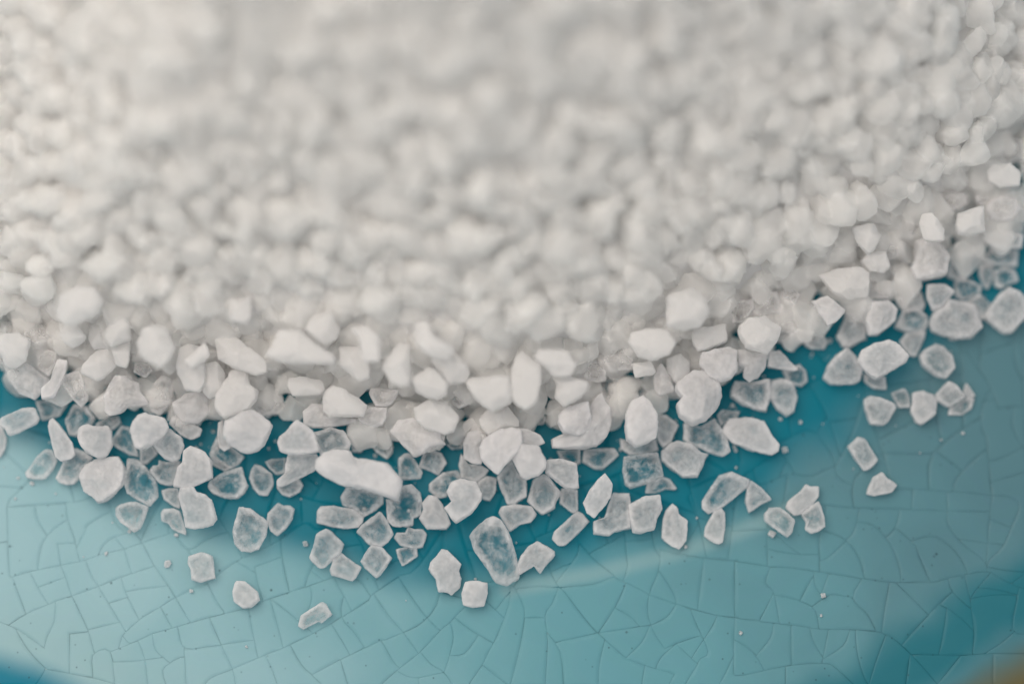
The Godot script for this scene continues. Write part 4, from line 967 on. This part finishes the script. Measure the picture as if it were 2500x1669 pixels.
	salt("white finger-like crystal, left of the large pear-shaped crystal", "white finger-like crystal", Vector3(-8.56, 5.2, 0.84), 1.28, 0.05, [-1.07, -0.97, -0.11, -1.08, 0.69, -0.39, 0.69, 1.1, -0.27, 1.1, -0.59, -0.28])
	salt("white rounded slab, just below the white finger-like crystal", "", Vector3(-9.44, 3.68, 1.77), 1.35, 0.1, [-0.93, -0.95, 0.29, -0.95, 0.88, 0.17, 0.93, 0.91, 0.24, 1.12, -0.88, 0.17])
	salt("large white pear-shaped crystal, left of the white six-sided crystal", "large pear-shaped crystal", Vector3(-6.75, 4.56, 2.06), 1.47, 0.05, [-0.72, -0.44, 0.03, -1.35, 0.66, -1.29, 0.66, 1.05, 0.19, 1.32, -0.56, 0.94, -0.98, 0.09])
	salt("grey-white crystal lying diagonally, just above the big multi-lobed crystal", "", Vector3(-16.35, 3.36, 1.3), 1.41, 0.25, [-1.53, -1, -1.05, -1.27, -0.09, -1, 1.61, 0.33, 1.67, 1.02, 0.98, 1.18, -0.3, 0.75, -1.31, 0.17])
	salt("wide white arrowhead-shaped crystal, just above the sparkling grey crystal", "wide arrowhead crystal", Vector3(-12.75, 4.6, 1.1), 1.72, 0.05, [-1.12, -1.16, 0.16, -1.16, 0.85, -0.42, 2.23, 0.44, 2.18, 0.86, 0.69, 0.86, -1.01, 0.75, -1.92, 0.38, -1.44, -0.52])
	salt("upright white block, above and right of the short slanted rod", "", Vector3(-16.18, 5.08, -1.19), 1.47, 0.1, [-0.68, -0.63, 0.65, -0.79, 0.65, 0.33, 0.38, 0.86, -0.68, 0.6])
	salt("white rounded crystal, above and right of the wide arrowhead crystal", "", Vector3(-11.2, 4.83, -0.18), 1.59, 0.1, [-1.16, 0.17, -0.68, -0.69, 0.44, -1, 0.97, 0.06, 0.76, 0.7, 0.12, 1.02])
	salt("greyish wedge in a gap, just below the large pear-shaped crystal", "", Vector3(-7.77, 1.84, 3.6), 1, 0.4, [-0.77, -0.54, 1.03, -0.38, 0.5, 0.47, 0.18, 0.63, -0.46, 0.58, -0.88, -0.22])
	salt("smooth white block under a broad-based one, left of the broad-based white crystal", "", Vector3(-11.37, 1.49, 4.85), 1.22, 0.15, [-1.24, -0.4, -0.76, -0.88, -0.07, -0.83, 0.09, -0.14, 2.06, -0.03, 2.01, 0.29, 0.62, 0.5, -0.65, 0.61, -1.24, 0.4])
	salt("grey-white rounded crystal, just above the smoky ridged crystal", "", Vector3(-8.34, 1.8, 4.83), 1.07, 0.3, [-0.99, 0.14, -0.3, -0.6, 0.82, -0.55, 0.77, 0.04, 0.55, 0.46, -0.03, 0.67, -0.72, 0.41])
	salt("star-shaped white crystal, just above the grey crystal in the dark gap", "star-shaped crystal", Vector3(-5.73, 1.58, 5.95), 1.57, 0.15, [-1.67, -0.27, -1.14, -0.96, -0.13, -1.07, 0.83, -0.54, 1.52, -0.43, 1.47, 0.15, 1.74, 0.53, 0.88, 0.69, 0.41, 1.06, -0.13, 1.27, -0.45, 0.95, -0.98, 0.42])
	salt("warm white rounded crystal, just above the dark craggy crystal", "", Vector3(-4.5, 2.83, 4.94), 1.65, 0.05, [-1.35, -0.5, -0.6, -0.98, 0.57, -0.87, 1.37, 0.04, 0.99, 0.89, 0.46, 1.05, -0.71, 0.67, -1.24, 0.25])
	salt("dark craggy clear crystal, left of the white capsule", "dark craggy crystal", Vector3(-3.53, 0.52, 6), 1.03, 0.85, [-0.73, -0.33, 0.02, -0.65, 0.55, -0.54, 0.55, 0.57, -0.14, 0.68, -0.57, 0.25])
	salt("greyish crystal, just above the white capsule", "", Vector3(-2.36, 1.1, 5.31), 0.95, 0.3, [-0.62, -0.11, -0.2, -0.53, 0.39, -0.53, 0.71, 0.48, -0.36, 0.32, -0.59, 0.74])
	salt("white cracked-looking crystal, just above the large overhanging crystal", "", Vector3(-0.84, 2.05, 5.05), 1.31, 0.15, [-1.19, -0.06, -0.61, -0.64, 0.62, -0.8, 1.25, 0.05, 1.25, 0.42, 0.35, 0.48, -0.61, 0.9, -1.03, 0.42])
	salt("white six-sided crystal with a pale facet, right of the large pear-shaped crystal", "white six-sided crystal", Vector3(-4.85, 4.01, 3.11), 1.57, 0.05, [-1.14, -0.3, -0.18, -0.99, 0.25, -0.93, 1.05, -0.03, 0.94, 0.66, 0.41, 0.9, -0.28, 0.77, -0.87, 0.45])
	salt("white crystal like a shell, flat on top, left of the tall standing crystal", "shell-like crystal", Vector3(-1.25, 3.88, 3.52), 1.86, 0.02, [-1.52, -0.52, -1.25, -0.84, 1.14, -0.89, 1.2, 0.65, 0.13, 1.24, -0.4, 0.92, -1.14, 0.23])
	salt("tall white crystal standing upright, right of the shell-like crystal", "tall standing crystal", Vector3(0.81, 4.03, 2.92), 1.6, 0.05, [-0.58, -1.49, -0.21, -1.81, 0.91, -0.96, 0.91, 0, 0.69, 1.17, 0.37, 1.54, -0.05, 1.81, -0.74, 1.17, -0.85, 0.37, -0.85, -0.58])
	salt("broad white rounded crystal, right of the tall standing crystal", "broad white crystal", Vector3(2.66, 4.48, 1.86), 1.31, 0.05, [-1.31, -0.2, -1.1, -0.78, 0.61, -0.67, 1.19, 0.18, 0.87, 0.82, -0.19, 0.87, -0.78, 0.18])
	salt("white star-edged crystal, just below the broad white crystal", "", Vector3(3.44, 3.37, 3.36), 1.48, 0.05, [-0.98, -0.74, -0.18, -0.84, 1.2, -0.42, 0.99, 0.11, 0.67, 0.49, -0.34, 1.07, -0.87, 0.49, -0.77, -0.26])
	salt("smooth white block, right of the white six-sided crystal", "", Vector3(-3.58, 3.94, 2.11), 1.52, 0.1, [-1.27, -0.42, 0.06, -1.11, 0.92, -0.15, 1.02, 0.38, 0.81, 0.86, -0.15, 1.02])
	salt("white hourglass-shaped crystal, right of the large pear-shaped crystal", "hourglass crystal", Vector3(-4.8, 5.59, 0.8), 1.35, 0.02, [-0.99, -1.15, -0.14, -1.25, -0.03, -0.61, 1.4, 0.45, 0.98, 0.98, 0.18, 0.98, -0.46, 0.56, -0.94, 0.08])
	salt("bright white round crystal on top of a wider one", "bright round topmost crystal", Vector3(3.83, 2.42, 5.06), 1.64, 0.03, [-1.04, -0.24, -0.56, -0.72, 0.77, -1.09, 0.98, -0.08, 0.77, 0.66, 0.24, 0.98, -0.77, 0.82, -1.09, 0.19])
	salt("wide white crystal beneath a rounder one, right of the bright round topmost crystal", "wide white crystal", Vector3(4.65, 1.68, 5.48), 1.76, 0.1, [0.16, -1.6, 0.75, -2.18, 1.33, -1.12, 1.33, -0.11, 0.96, 0.64, 0.48, 1.06, -0.53, 1.28, -2.23, 1.22, -2.29, 0.69, -1.65, 0.37, -0.32, 0.42])
	salt("large white crystal with a scalloped edge, just below the slant-ridged crystal", "large scalloped crystal", Vector3(11.2, 2.01, 3.63), 2.42, 0.1, [-1.37, -0.34, -1.26, -0.87, -0.3, -1.61, 0.71, -1.51, 1.3, -0.82, 1.45, -0.02, 1.08, 0.83, 0.5, 1.42, -0.3, 1.74, -1.15, 1.26, -1.31, 0.46, -0.99, 0.09])
	salt("narrow white crystal with a bright spot, left of the large scalloped crystal", "", Vector3(9.11, 1.74, 2.66), 1.11, 0.2, [-0.57, -0.4, -0.09, -1.15, 0.45, -0.35, 0.71, 0.61, -0.19, 0.87, -0.51, 0.5])
	salt("white oval crystal, just above the large scalloped crystal", "", Vector3(10.07, 1.97, 1.89), 1.37, 0.1, [-0.74, -0.56, 0.12, -0.93, 0.7, -0.3, 0.7, 0.61, -0.2, 0.93, -0.68, 0.24])
	salt("white crystal with a slanting ridge, just above the large scalloped crystal", "slant-ridged crystal", Vector3(12.52, 2.54, 1.67), 1.88, 0.1, [-1.23, 0.1, -1.12, -0.64, 0.47, -1.01, 1.06, -0.8, 1.01, 0.42, 0.63, 0.96, 0.05, 1.12, -0.64, 0.8])
	salt("pale tapering crystal, just above the dented grey-blue crystal", "", Vector3(14.51, 1.62, 1.59), 1.63, 0.15, [-0.84, 0.06, -0.89, -0.9, 0.92, -0.63, 0.86, 0.17, 0.44, 0.81, -0.15, 1.13, -0.57, 0.81, -0.47, 0.22])
	salt("large smooth white crystal like a pebble, right of the slant-ridged crystal", "large smooth pebble crystal", Vector3(14.91, 2.72, -0.09), 1.81, 0.05, [-1.25, -0.5, -0.72, -0.92, 0.35, -1.08, 1.36, -0.39, 1.04, 0.52, 0.45, 1.21, -0.82, 0.83, -1.3, -0.02])
	salt("grey-blue crystal with a dark dent, just above the big white right-hand crystal", "dented grey-blue crystal", Vector3(14.6, 0.73, 3.3), 1.47, 0.5, [-1.31, -0.16, -1.04, -0.8, 0.07, -0.75, 1.08, -0.91, 1.03, 0.32, 0.82, 1.06, 0.07, 0.95, -0.62, 0.63, -1.31, 0.16])
	salt("pale pointed shield-like crystal, right of the dented grey-blue crystal", "", Vector3(16.5, 0.62, 3.39), 1.24, 0.5, [-0.76, -0.96, -0.18, -1.06, 0.62, -0.85, 0.84, 0.06, 0.62, 0.96, 0.2, 1.28, -0.44, 0.8, -0.87, 0.06])
	salt("pale thin-edged crystal, just below the large smooth pebble crystal", "", Vector3(16.27, 1.23, 1.38), 0.85, 0.25, [-0.71, -0.57, -0.02, -0.73, 0.56, -0.04, 1.15, 0.49, 0.83, 0.6, -0.13, 0.44, -0.77, 0.33])
	salt("glassy crystal, right of the dented grey-blue crystal", "", Vector3(17.28, 0.51, 2.15), 1.02, 0.8, [-0.83, -0.32, 0.24, -0.69, 0.61, -0.32, 0.69, 0.32, 0.34, 0.64, -0.45, 0.53])
	salt("small crystal with a bright left tip, just below the cushion-like crystal", "", Vector3(7.92, 2.41, 2.01), 0.9, 0.2, [-0.71, -0.35, 0.46, -0.46, 0.78, 0.18, 0.51, 0.34, -0.5, 0.5])
	salt("smooth white cushion-like crystal, above and left of the large scalloped crystal", "cushion-like crystal", Vector3(8.38, 3.92, 0.67), 1.65, 0.05, [-1.29, -0.61, -0.44, -0.87, 0.89, -0.82, 1.42, -0.02, 1, 0.72, -0.01, 0.99, -0.81, 0.78, -1.4, -0.07])
	salt("large white blurred crystal, above and right of the cushion-like crystal", "", Vector3(10.42, 4.62, -1.27), 2.24, 0.05, [-1.16, -0.89, 0.38, -1.32, 1.18, -0.68, 1.34, 0.17, 0.81, 1.08, -0.15, 1.24, -1.21, 0.92])
	salt("white smooth crystal, just above the slant-ridged crystal", "", Vector3(11.91, 2.61, 0.07), 1.33, 0.05, [-1.03, -0.41, 0.99, -0.83, 1.1, 0.23, -0.18, 0.76, -0.71, 0.87, -1.08, 0.23])
	salt("rounded crystal with a ring-like rim, just above the upper bar-shaped crystal", "ring-rimmed crystal", Vector3(29.87, 1.96, -7.88), 1.17, 0.4, [-0.07, -0.78, 0.78, -0.57, 1.1, 0.01, 0.62, 0.65, 0.09, 0.76, -0.71, 0.6, -1.08, 0.12, -0.87, -0.47])
	salt("bluish crystal, just above the upper bar-shaped crystal", "", Vector3(29.7, 0.7, -6.94), 0.61, 0.7, [-0.8, -0.39, 0.8, -0.23, 0.8, 0.36, -0.37, 0.31, -0.8, 0.15])
	salt("flat bar-shaped crystal, upper of two, just above the lower bar-shaped crystal", "upper bar-shaped crystal", Vector3(30.09, 1.2, -6.07), 0.8, 0.4, [-1.12, -0.36, -0.11, -0.47, 1.11, -0.36, 1, 0.49, -0.64, 0.44, -1.28, -0.04])
	salt("flat bluish bar-shaped crystal, lower of two, just below the upper bar-shaped crystal", "lower bar-shaped crystal", Vector3(29.93, 0.47, -5.15), 0.93, 0.6, [-1.4, 0.1, -0.71, -0.48, 0.46, -0.59, 1.05, -0.43, 0.94, 0.58, -0.39, 0.53, -1.08, 0.26])
	salt("small oval grey crystal, below and left of the lower bar-shaped crystal", "", Vector3(29.01, 0.37, -4.09), 0.74, 0.5, [-0.44, -0.59, 0.2, -0.75, 0.52, -0.12, 0.09, 0.95, -0.22, 0.68, -0.44, 0.04])
	salt("bluish clear crystal, just below the lower bar-shaped crystal", "", Vector3(30.11, 0.5, -3.9), 1, 0.7, [-0.61, -0.44, 0.09, -0.65, 0.62, -0.44, 0.83, 0.25, 0.25, 0.41, -0.29, 0.73, -0.66, 0.52])
	salt("glassy crystal with a white bead, right of the blue-dented dome", "", Vector3(27.34, 0.57, -4.55), 1.13, 0.75, [-0.6, -0.53, 0.15, -0.9, 0.68, -0.64, 0.68, 0.32, 0.15, 0.91, -0.76, 0.59])
	salt("grey cup-shaped crystal, just below the pale blocky crystal", "", Vector3(28.22, 0.64, -5.93), 0.89, 0.6, [-0.72, -0.54, 0.29, -0.49, 0.88, -0.06, 0.67, 0.36, -0.18, 0.63, -0.66, 0.26])
	salt("glassy crystal, right of the white bean-shaped crystal", "", Vector3(26.97, 0.34, -6.17), 0.67, 0.7, [-0.48, 0.06, 0.05, -0.68, 0.47, -0.15, 0.26, 0.38, -0.22, 0.6])
	salt("pale blocky crystal, left of the ring-rimmed crystal", "pale blocky crystal", Vector3(27.76, 2.93, -6.92), 1.49, 0.1, [-0.93, 0.19, -0.77, -0.55, 0.77, -0.98, 0.83, 0.62, -0.24, 0.83, -0.77, 0.78])
	salt("domed white crystal with a blue dent, just below the white bean-shaped crystal", "blue-dented dome", Vector3(25.37, 1.81, -4.73), 2.01, 0.25, [-0.86, -1.22, -0.11, -1.27, 0.74, -0.95, 1.22, -0.21, 0.95, 0.86, 0.1, 1.12, -0.86, 1.18, -1.17, 0.43, -0.8, -0.31])
	salt("white bean-shaped crystal, just above the blue-dented dome", "white bean-shaped crystal", Vector3(25.29, 3.43, -6.43), 1.21, 0.1, [-0.74, -0.26, -0.59, -0.84, 0.05, -0.95, 0.37, -0.52, 0.8, 0.12, 0.75, 0.76, 0.05, 0.81, -0.48, 0.7])
	salt("dark bluish clear crystal, just above the broad grey-white dome", "", Vector3(27.75, 0.53, -3.17), 1.06, 0.85, [-0.71, -0.57, -0.07, -0.67, 0.94, -0.19, 0.88, 0.23, -0.29, 0.76, -0.71, 0.34])
	salt("large pale crystal with a square grey dent, above and left of the pale hood-shaped crystal", "square-dented crystal", Vector3(20.34, 2.28, -3.3), 1.61, 0.25, [-1.77, -0.43, -0.55, -0.86, 0.89, -0.91, 1.31, -0.54, 1.21, 0.85, -0.02, 1.06, -0.98, 0.58])
	salt("grey-white crystal, just above the pale hood-shaped crystal", "", Vector3(22.4, 0.82, -3.2), 1.21, 0.4, [-0.65, -0.71, 0.36, -0.87, 0.73, 0.3, 0.73, 0.73, -0.6, 0.73])
	salt("white blocky crystal, right of the square-dented crystal", "", Vector3(22.07, 2.49, -4.54), 1.25, 0.15, [-0.97, -0.07, -0.33, -0.65, 0.52, -0.65, 0.84, 0.31, 0.41, 0.68, -0.44, 0.57])
	salt("smooth white rounded crystal, just above the square-dented crystal", "", Vector3(21.42, 3.48, -5.88), 1.43, 0.15, [-0.93, -0.54, 0.4, -0.86, 0.83, -0.06, 0.45, 0.74, 0.03, 1.06, -0.61, 0.32])
	salt("double round crystal, one disc on another, just above the ring-rimmed crystal", "double round crystal", Vector3(29.83, 2.71, -9.8), 1.31, 0.3, [-1.01, -0.29, -0.64, -0.72, 0.42, -0.72, 1.01, -0.13, 0.9, 0.67, -0.21, 0.72, -0.96, 0.35])
	salt("tiny salt speck on deep teal glaze, right of the big white right-hand crystal", "", Vector3(16.57, 0.2, 6.63), 0.4, 0.3, [-0.21, -0.14, 0.14, -0.19, 0.21, 0.11, -0.11, 0.21])
	salt("tiny salt speck in a dark gap, left of the rounded clear crystal", "", Vector3(-12.51, 0.16, 12.34), 0.31, 0.3, [-0.17, -0.13, 0.08, -0.18, 0.18, 0.12, -0.09, 0.17])
	salt("tiny glinting salt speck far from the heap on grey-teal glaze, just below the frost-rimmed oval", "", Vector3(18.8, 0.16, 15.46), 0.32, 0.3, [-0.17, -0.11, 0.1, -0.16, 0.18, 0.09, -0.1, 0.17])
	salt("narrow crumb of salt beside a large white crystal, left of the big white right-hand crystal", "", Vector3(13.55, 0.11, 6.56), 0.22, 0.4, [-0.17, -0.23, 0.03, -0.18, 0.18, 0.17, -0.02, 0.22])


# Chips and dust knocked off the crystals, strewn along the front of the heap.
func dust() -> void:
	var st := SurfaceTool.new()
	var chips := []
	for k in 4:
		chips.append(crystal(round_outline(), 1.5, 0.2, 1, salt_mat, 0.2))
	var laid := 0
	while laid < 230:
		var p := Vector2(rng.randf_range(-31, 31), rng.randf_range(-12, 20.5))
		var from_heap := distance_to(heap_edge, p, true)
		if heap_height(p) > 1.0 or rng.randf() > exp(-from_heap / 1.7) + 0.003:
			continue
		laid += 1
		var size := 0.05 + 0.14 * pow(rng.randf(), 2.5)
		var spin := Basis.from_euler(Vector3(rng.randf(), rng.randf(), rng.randf()) * TAU).scaled(Vector3.ONE * size)
		st.append_from(chips[laid % 4], 0, Transform3D(spin, Vector3(p.x, size * 0.6, p.y) * MM))
	var m := st.commit()
	m.surface_set_material(0, salt_mat)
	var o := put("salt_dust", m)
	o.set_meta("kind", "stuff")
	o.set_meta("label", "fine salt dust and chips strewn along the front of the heap")


func round_outline() -> PackedVector2Array:
	var o := PackedVector2Array()
	var n := rng.randi_range(6, 9)
	var squash := rng.randf_range(0.72, 1.0)
	for k in n:
		var a := TAU * (k + rng.randf_range(-0.3, 0.3)) / n
		o.append(Vector2(cos(a), sin(a) * squash) * rng.randf_range(0.85, 1.12))
	return o


# What tells a packed crystal from the others: the two striking crystals nearest to it.
func beside(at: Vector3, where: String) -> String:
	var by := []
	for l in landmarks:
		var d := Vector2(at.x - l[0].x, at.z - 0.14 * at.y - l[0].z + 0.14 * l[0].y)
		by.append([d.length(), d, l[1]])
	by.sort_custom(func(a, b): return a[0] < b[0])
	for pair in [[0, 1], [0, 2], [1, 2], [0, 3]]:
		var a = by[pair[0]]
		var b = by[pair[1]]
		if a[0] > 5.5 or b[0] > 8.0:
			continue
		var text := "packed white crystal %s the %s and %s the %s" % [side_of(a[1]), a[2], side_of(b[1]), b[2]]
		if not told.has(text) and text.split(" ").size() <= 16:
			told[text] = true
			return text
	return "soft-focus white salt crystal packed among others " + where


func side_of(d: Vector2) -> String:
	if absf(d.y) > absf(d.x):
		return "below" if d.y > 0.0 else "above"
	return "right of" if d.x > 0.0 else "left of"


# Half-clear grains on the glaze in the gaps between the larger crystals, where the heap runs out.
func gap_salt() -> void:
	for tries in 4000:
		if placed.size() >= 245:
			return
		var p := Vector2(rng.randf_range(-30.5, 30.5), rng.randf_range(-12, 10))
		var h := heap_height(p)
		if h < 0.7 or h > 3.2:
			continue
		var room := 9.0
		for s in placed:
			room = minf(room, Vector2(s[0].x - p.x, s[0].z - p.y).length() - float(s[1]) * 0.8)
		if room < 0.45:
			continue
		var r := clampf(room * 1.25, 0.6, 1.25)
		var o := round_outline()
		for k in o.size():
			o[k] *= r
		var thick := r * 1.3
		var at := Vector3(p.x, maxf(thick / 2.0, h - 1.1), p.y)
		var it := put("salt_crystal", crystal(o, thick, rng.randf_range(0.3, 0.75), 3, salt_mat, 0.45))
		it.position = at * MM
		it.set_meta("label", beside(at, "at the heap's thin front edge").replace("packed white", "half-clear").replace("soft-focus white", "half-clear"))
		it.set_meta("category", "salt crystal")
		it.set_meta("group", "half-clear salt crystals in the gaps at the heap's front edge")
		placed.append([at, r])


func heap() -> void:
	# kinds of grain, each as a fine and a coarse mesh of about two millimetres
	var kinds := []
	for k in 12:
		kinds.append(crystal(round_outline(), rng.randf_range(1.3, 1.9), 0.0, 2, packed_mat, 0.2))
	var rough := []
	for k in 4:
		rough.append(crystal(round_outline(), 1.6, 0.0, 1, packed_mat, 0.2))
	var named := []
	var rest := []
	for layer in 3:
		var step := 1.2 if layer == 0 else 1.4
		var j := -62.0
		while j < 12.0:
			var i := -48.0
			while i < 44.0:
				var p := Vector2(i + rng.randf_range(-0.55, 0.55) * step, j + rng.randf_range(-0.55, 0.55) * step)
				i += step
				var h := heap_height(p)
				if h < 0.9:
					continue
				if (p.y < -29.0 or absf(p.x) > 36.0) and (layer > 1 or rng.randf() < 0.5):
					continue
				var near := 99.0
				for s in placed:
					var d := Vector2(s[0].x - p.x, s[0].z - p.y).length()
					near = minf(near, d - float(s[1]))
				var y := h - 0.35 - 0.7 * layer + rng.randf_range(-0.24, 0.24)
				if near < 1.0:
					y -= 1.25
				if layer == 0 and h > 1.0:
					y = maxf(y, 0.8)
				if y < 0.8:
					continue
				var spin := Basis.from_euler(Vector3(rng.randf(), rng.randf(), rng.randf()) * TAU)
				var size := rng.randf_range(0.8, 1.45)
				spin = spin.scaled(Vector3.ONE * size)
				var inside := absf(p.x) < 34.0 and p.y > -27.0
				var row := [p, Transform3D(spin, Vector3(p.x, y, p.y) * MM), rng.randi() % (12 if inside else 4), inside]
				if layer == 0 and near >= 0.2 and absf(p.x) < 29.5 and p.y > -19.5 and h > 3.0:
					named.append(row)
				else:
					rest.append(row)
			j += step
	# the uppermost, largest showing grains stand on their own; the others are one mass
	named.sort_custom(func(a, b): return a[1].origin.y < b[1].origin.y)
	while named.size() > 299 - placed.size():
		rest.append(named.pop_back())
	for r in named:
		var it := put("salt_crystal", kinds[r[2]])
		it.transform = r[1]
		var p: Vector2 = r[0]
		var where := "on the upper left slope of the heap" if p.x < -12.0 else "on the upper middle of the heap" if p.x < 10.0 else "on the heap's upper right slope"
		it.set_meta("label", beside(r[1].origin / MM, where))
		it.set_meta("category", "salt crystal")
		it.set_meta("group", "packed salt crystals " + where)
	var v := PackedVector3Array()
	var n := PackedVector3Array()
	var f := PackedInt32Array()
	var col := PackedColorArray()
	for r in rest:
		var m: ArrayMesh = kinds[r[2]] if r[3] else rough[r[2]]
		var a := m.surface_get_arrays(0)
		var t: Transform3D = r[1]
		var base := v.size()
		v.append_array(t * (a[Mesh.ARRAY_VERTEX] as PackedVector3Array))
		var turn := Transform3D(t.basis.orthonormalized(), Vector3.ZERO)
		n.append_array(turn * (a[Mesh.ARRAY_NORMAL] as PackedVector3Array))
		col.append_array(a[Mesh.ARRAY_COLOR])
		var ff: PackedInt32Array = a[Mesh.ARRAY_INDEX]
		var moved := PackedInt32Array()
		moved.resize(ff.size())
		for k in ff.size():
			moved[k] = ff[k] + base
		f.append_array(moved)
	# white sheet added below the grains to brighten creases; stands for deeper salt
	var heap_mesh := mesh_of(v, n, f, packed_mat, null, col)
	v = PackedVector3Array()
	n = PackedVector3Array()
	f = PackedInt32Array()
	col = PackedColorArray()
	var start := 0
	var wide := 84
	var deep := 74
	for b in deep + 1:
		for a in wide + 1:
			var p := Vector2(-42.0 + a, -63.0 + b)
			var h := heap_height(p)
			var y := h - lerpf(2.6, 1.15, smoothstep(1.5, 6.0, h)) + rough_noise.get_noise_2d(p.x * 0.7, p.y * 0.7) * 0.6
			v.append(Vector3(p.x, maxf(y, -0.4), p.y) * MM)
			n.append(Vector3.UP)
			col.append(Color(0.985, 0.98, 0.972))
	for b in deep:
		for a in wide:
			var k := start + b * (wide + 1) + a
			if maxf(maxf(v[k].y, v[k + 1].y), maxf(v[k + wide + 1].y, v[k + wide + 2].y)) > 0.0006:
				f.append_array([k, k + 1, k + wide + 1, k + 1, k + wide + 2, k + wide + 1])
	var inner := []
	inner.resize(Mesh.ARRAY_MAX)
	inner[Mesh.ARRAY_VERTEX] = v
	inner[Mesh.ARRAY_NORMAL] = normals_of(v, f)
	inner[Mesh.ARRAY_INDEX] = f
	inner[Mesh.ARRAY_COLOR] = col
	heap_mesh.add_surface_from_arrays(Mesh.PRIMITIVE_TRIANGLES, inner)
	heap_mesh.surface_set_material(1, core_mat)
	var o := put("salt_heap", heap_mesh)
	o.set_meta("kind", "stuff")
	o.set_meta("label", "heap of countless white salt grains behind and beneath the single crystals")
	print("named %d rest %d tris %d glaze %d" % [named.size(), rest.size(), f.size() / 3, cells.size()])
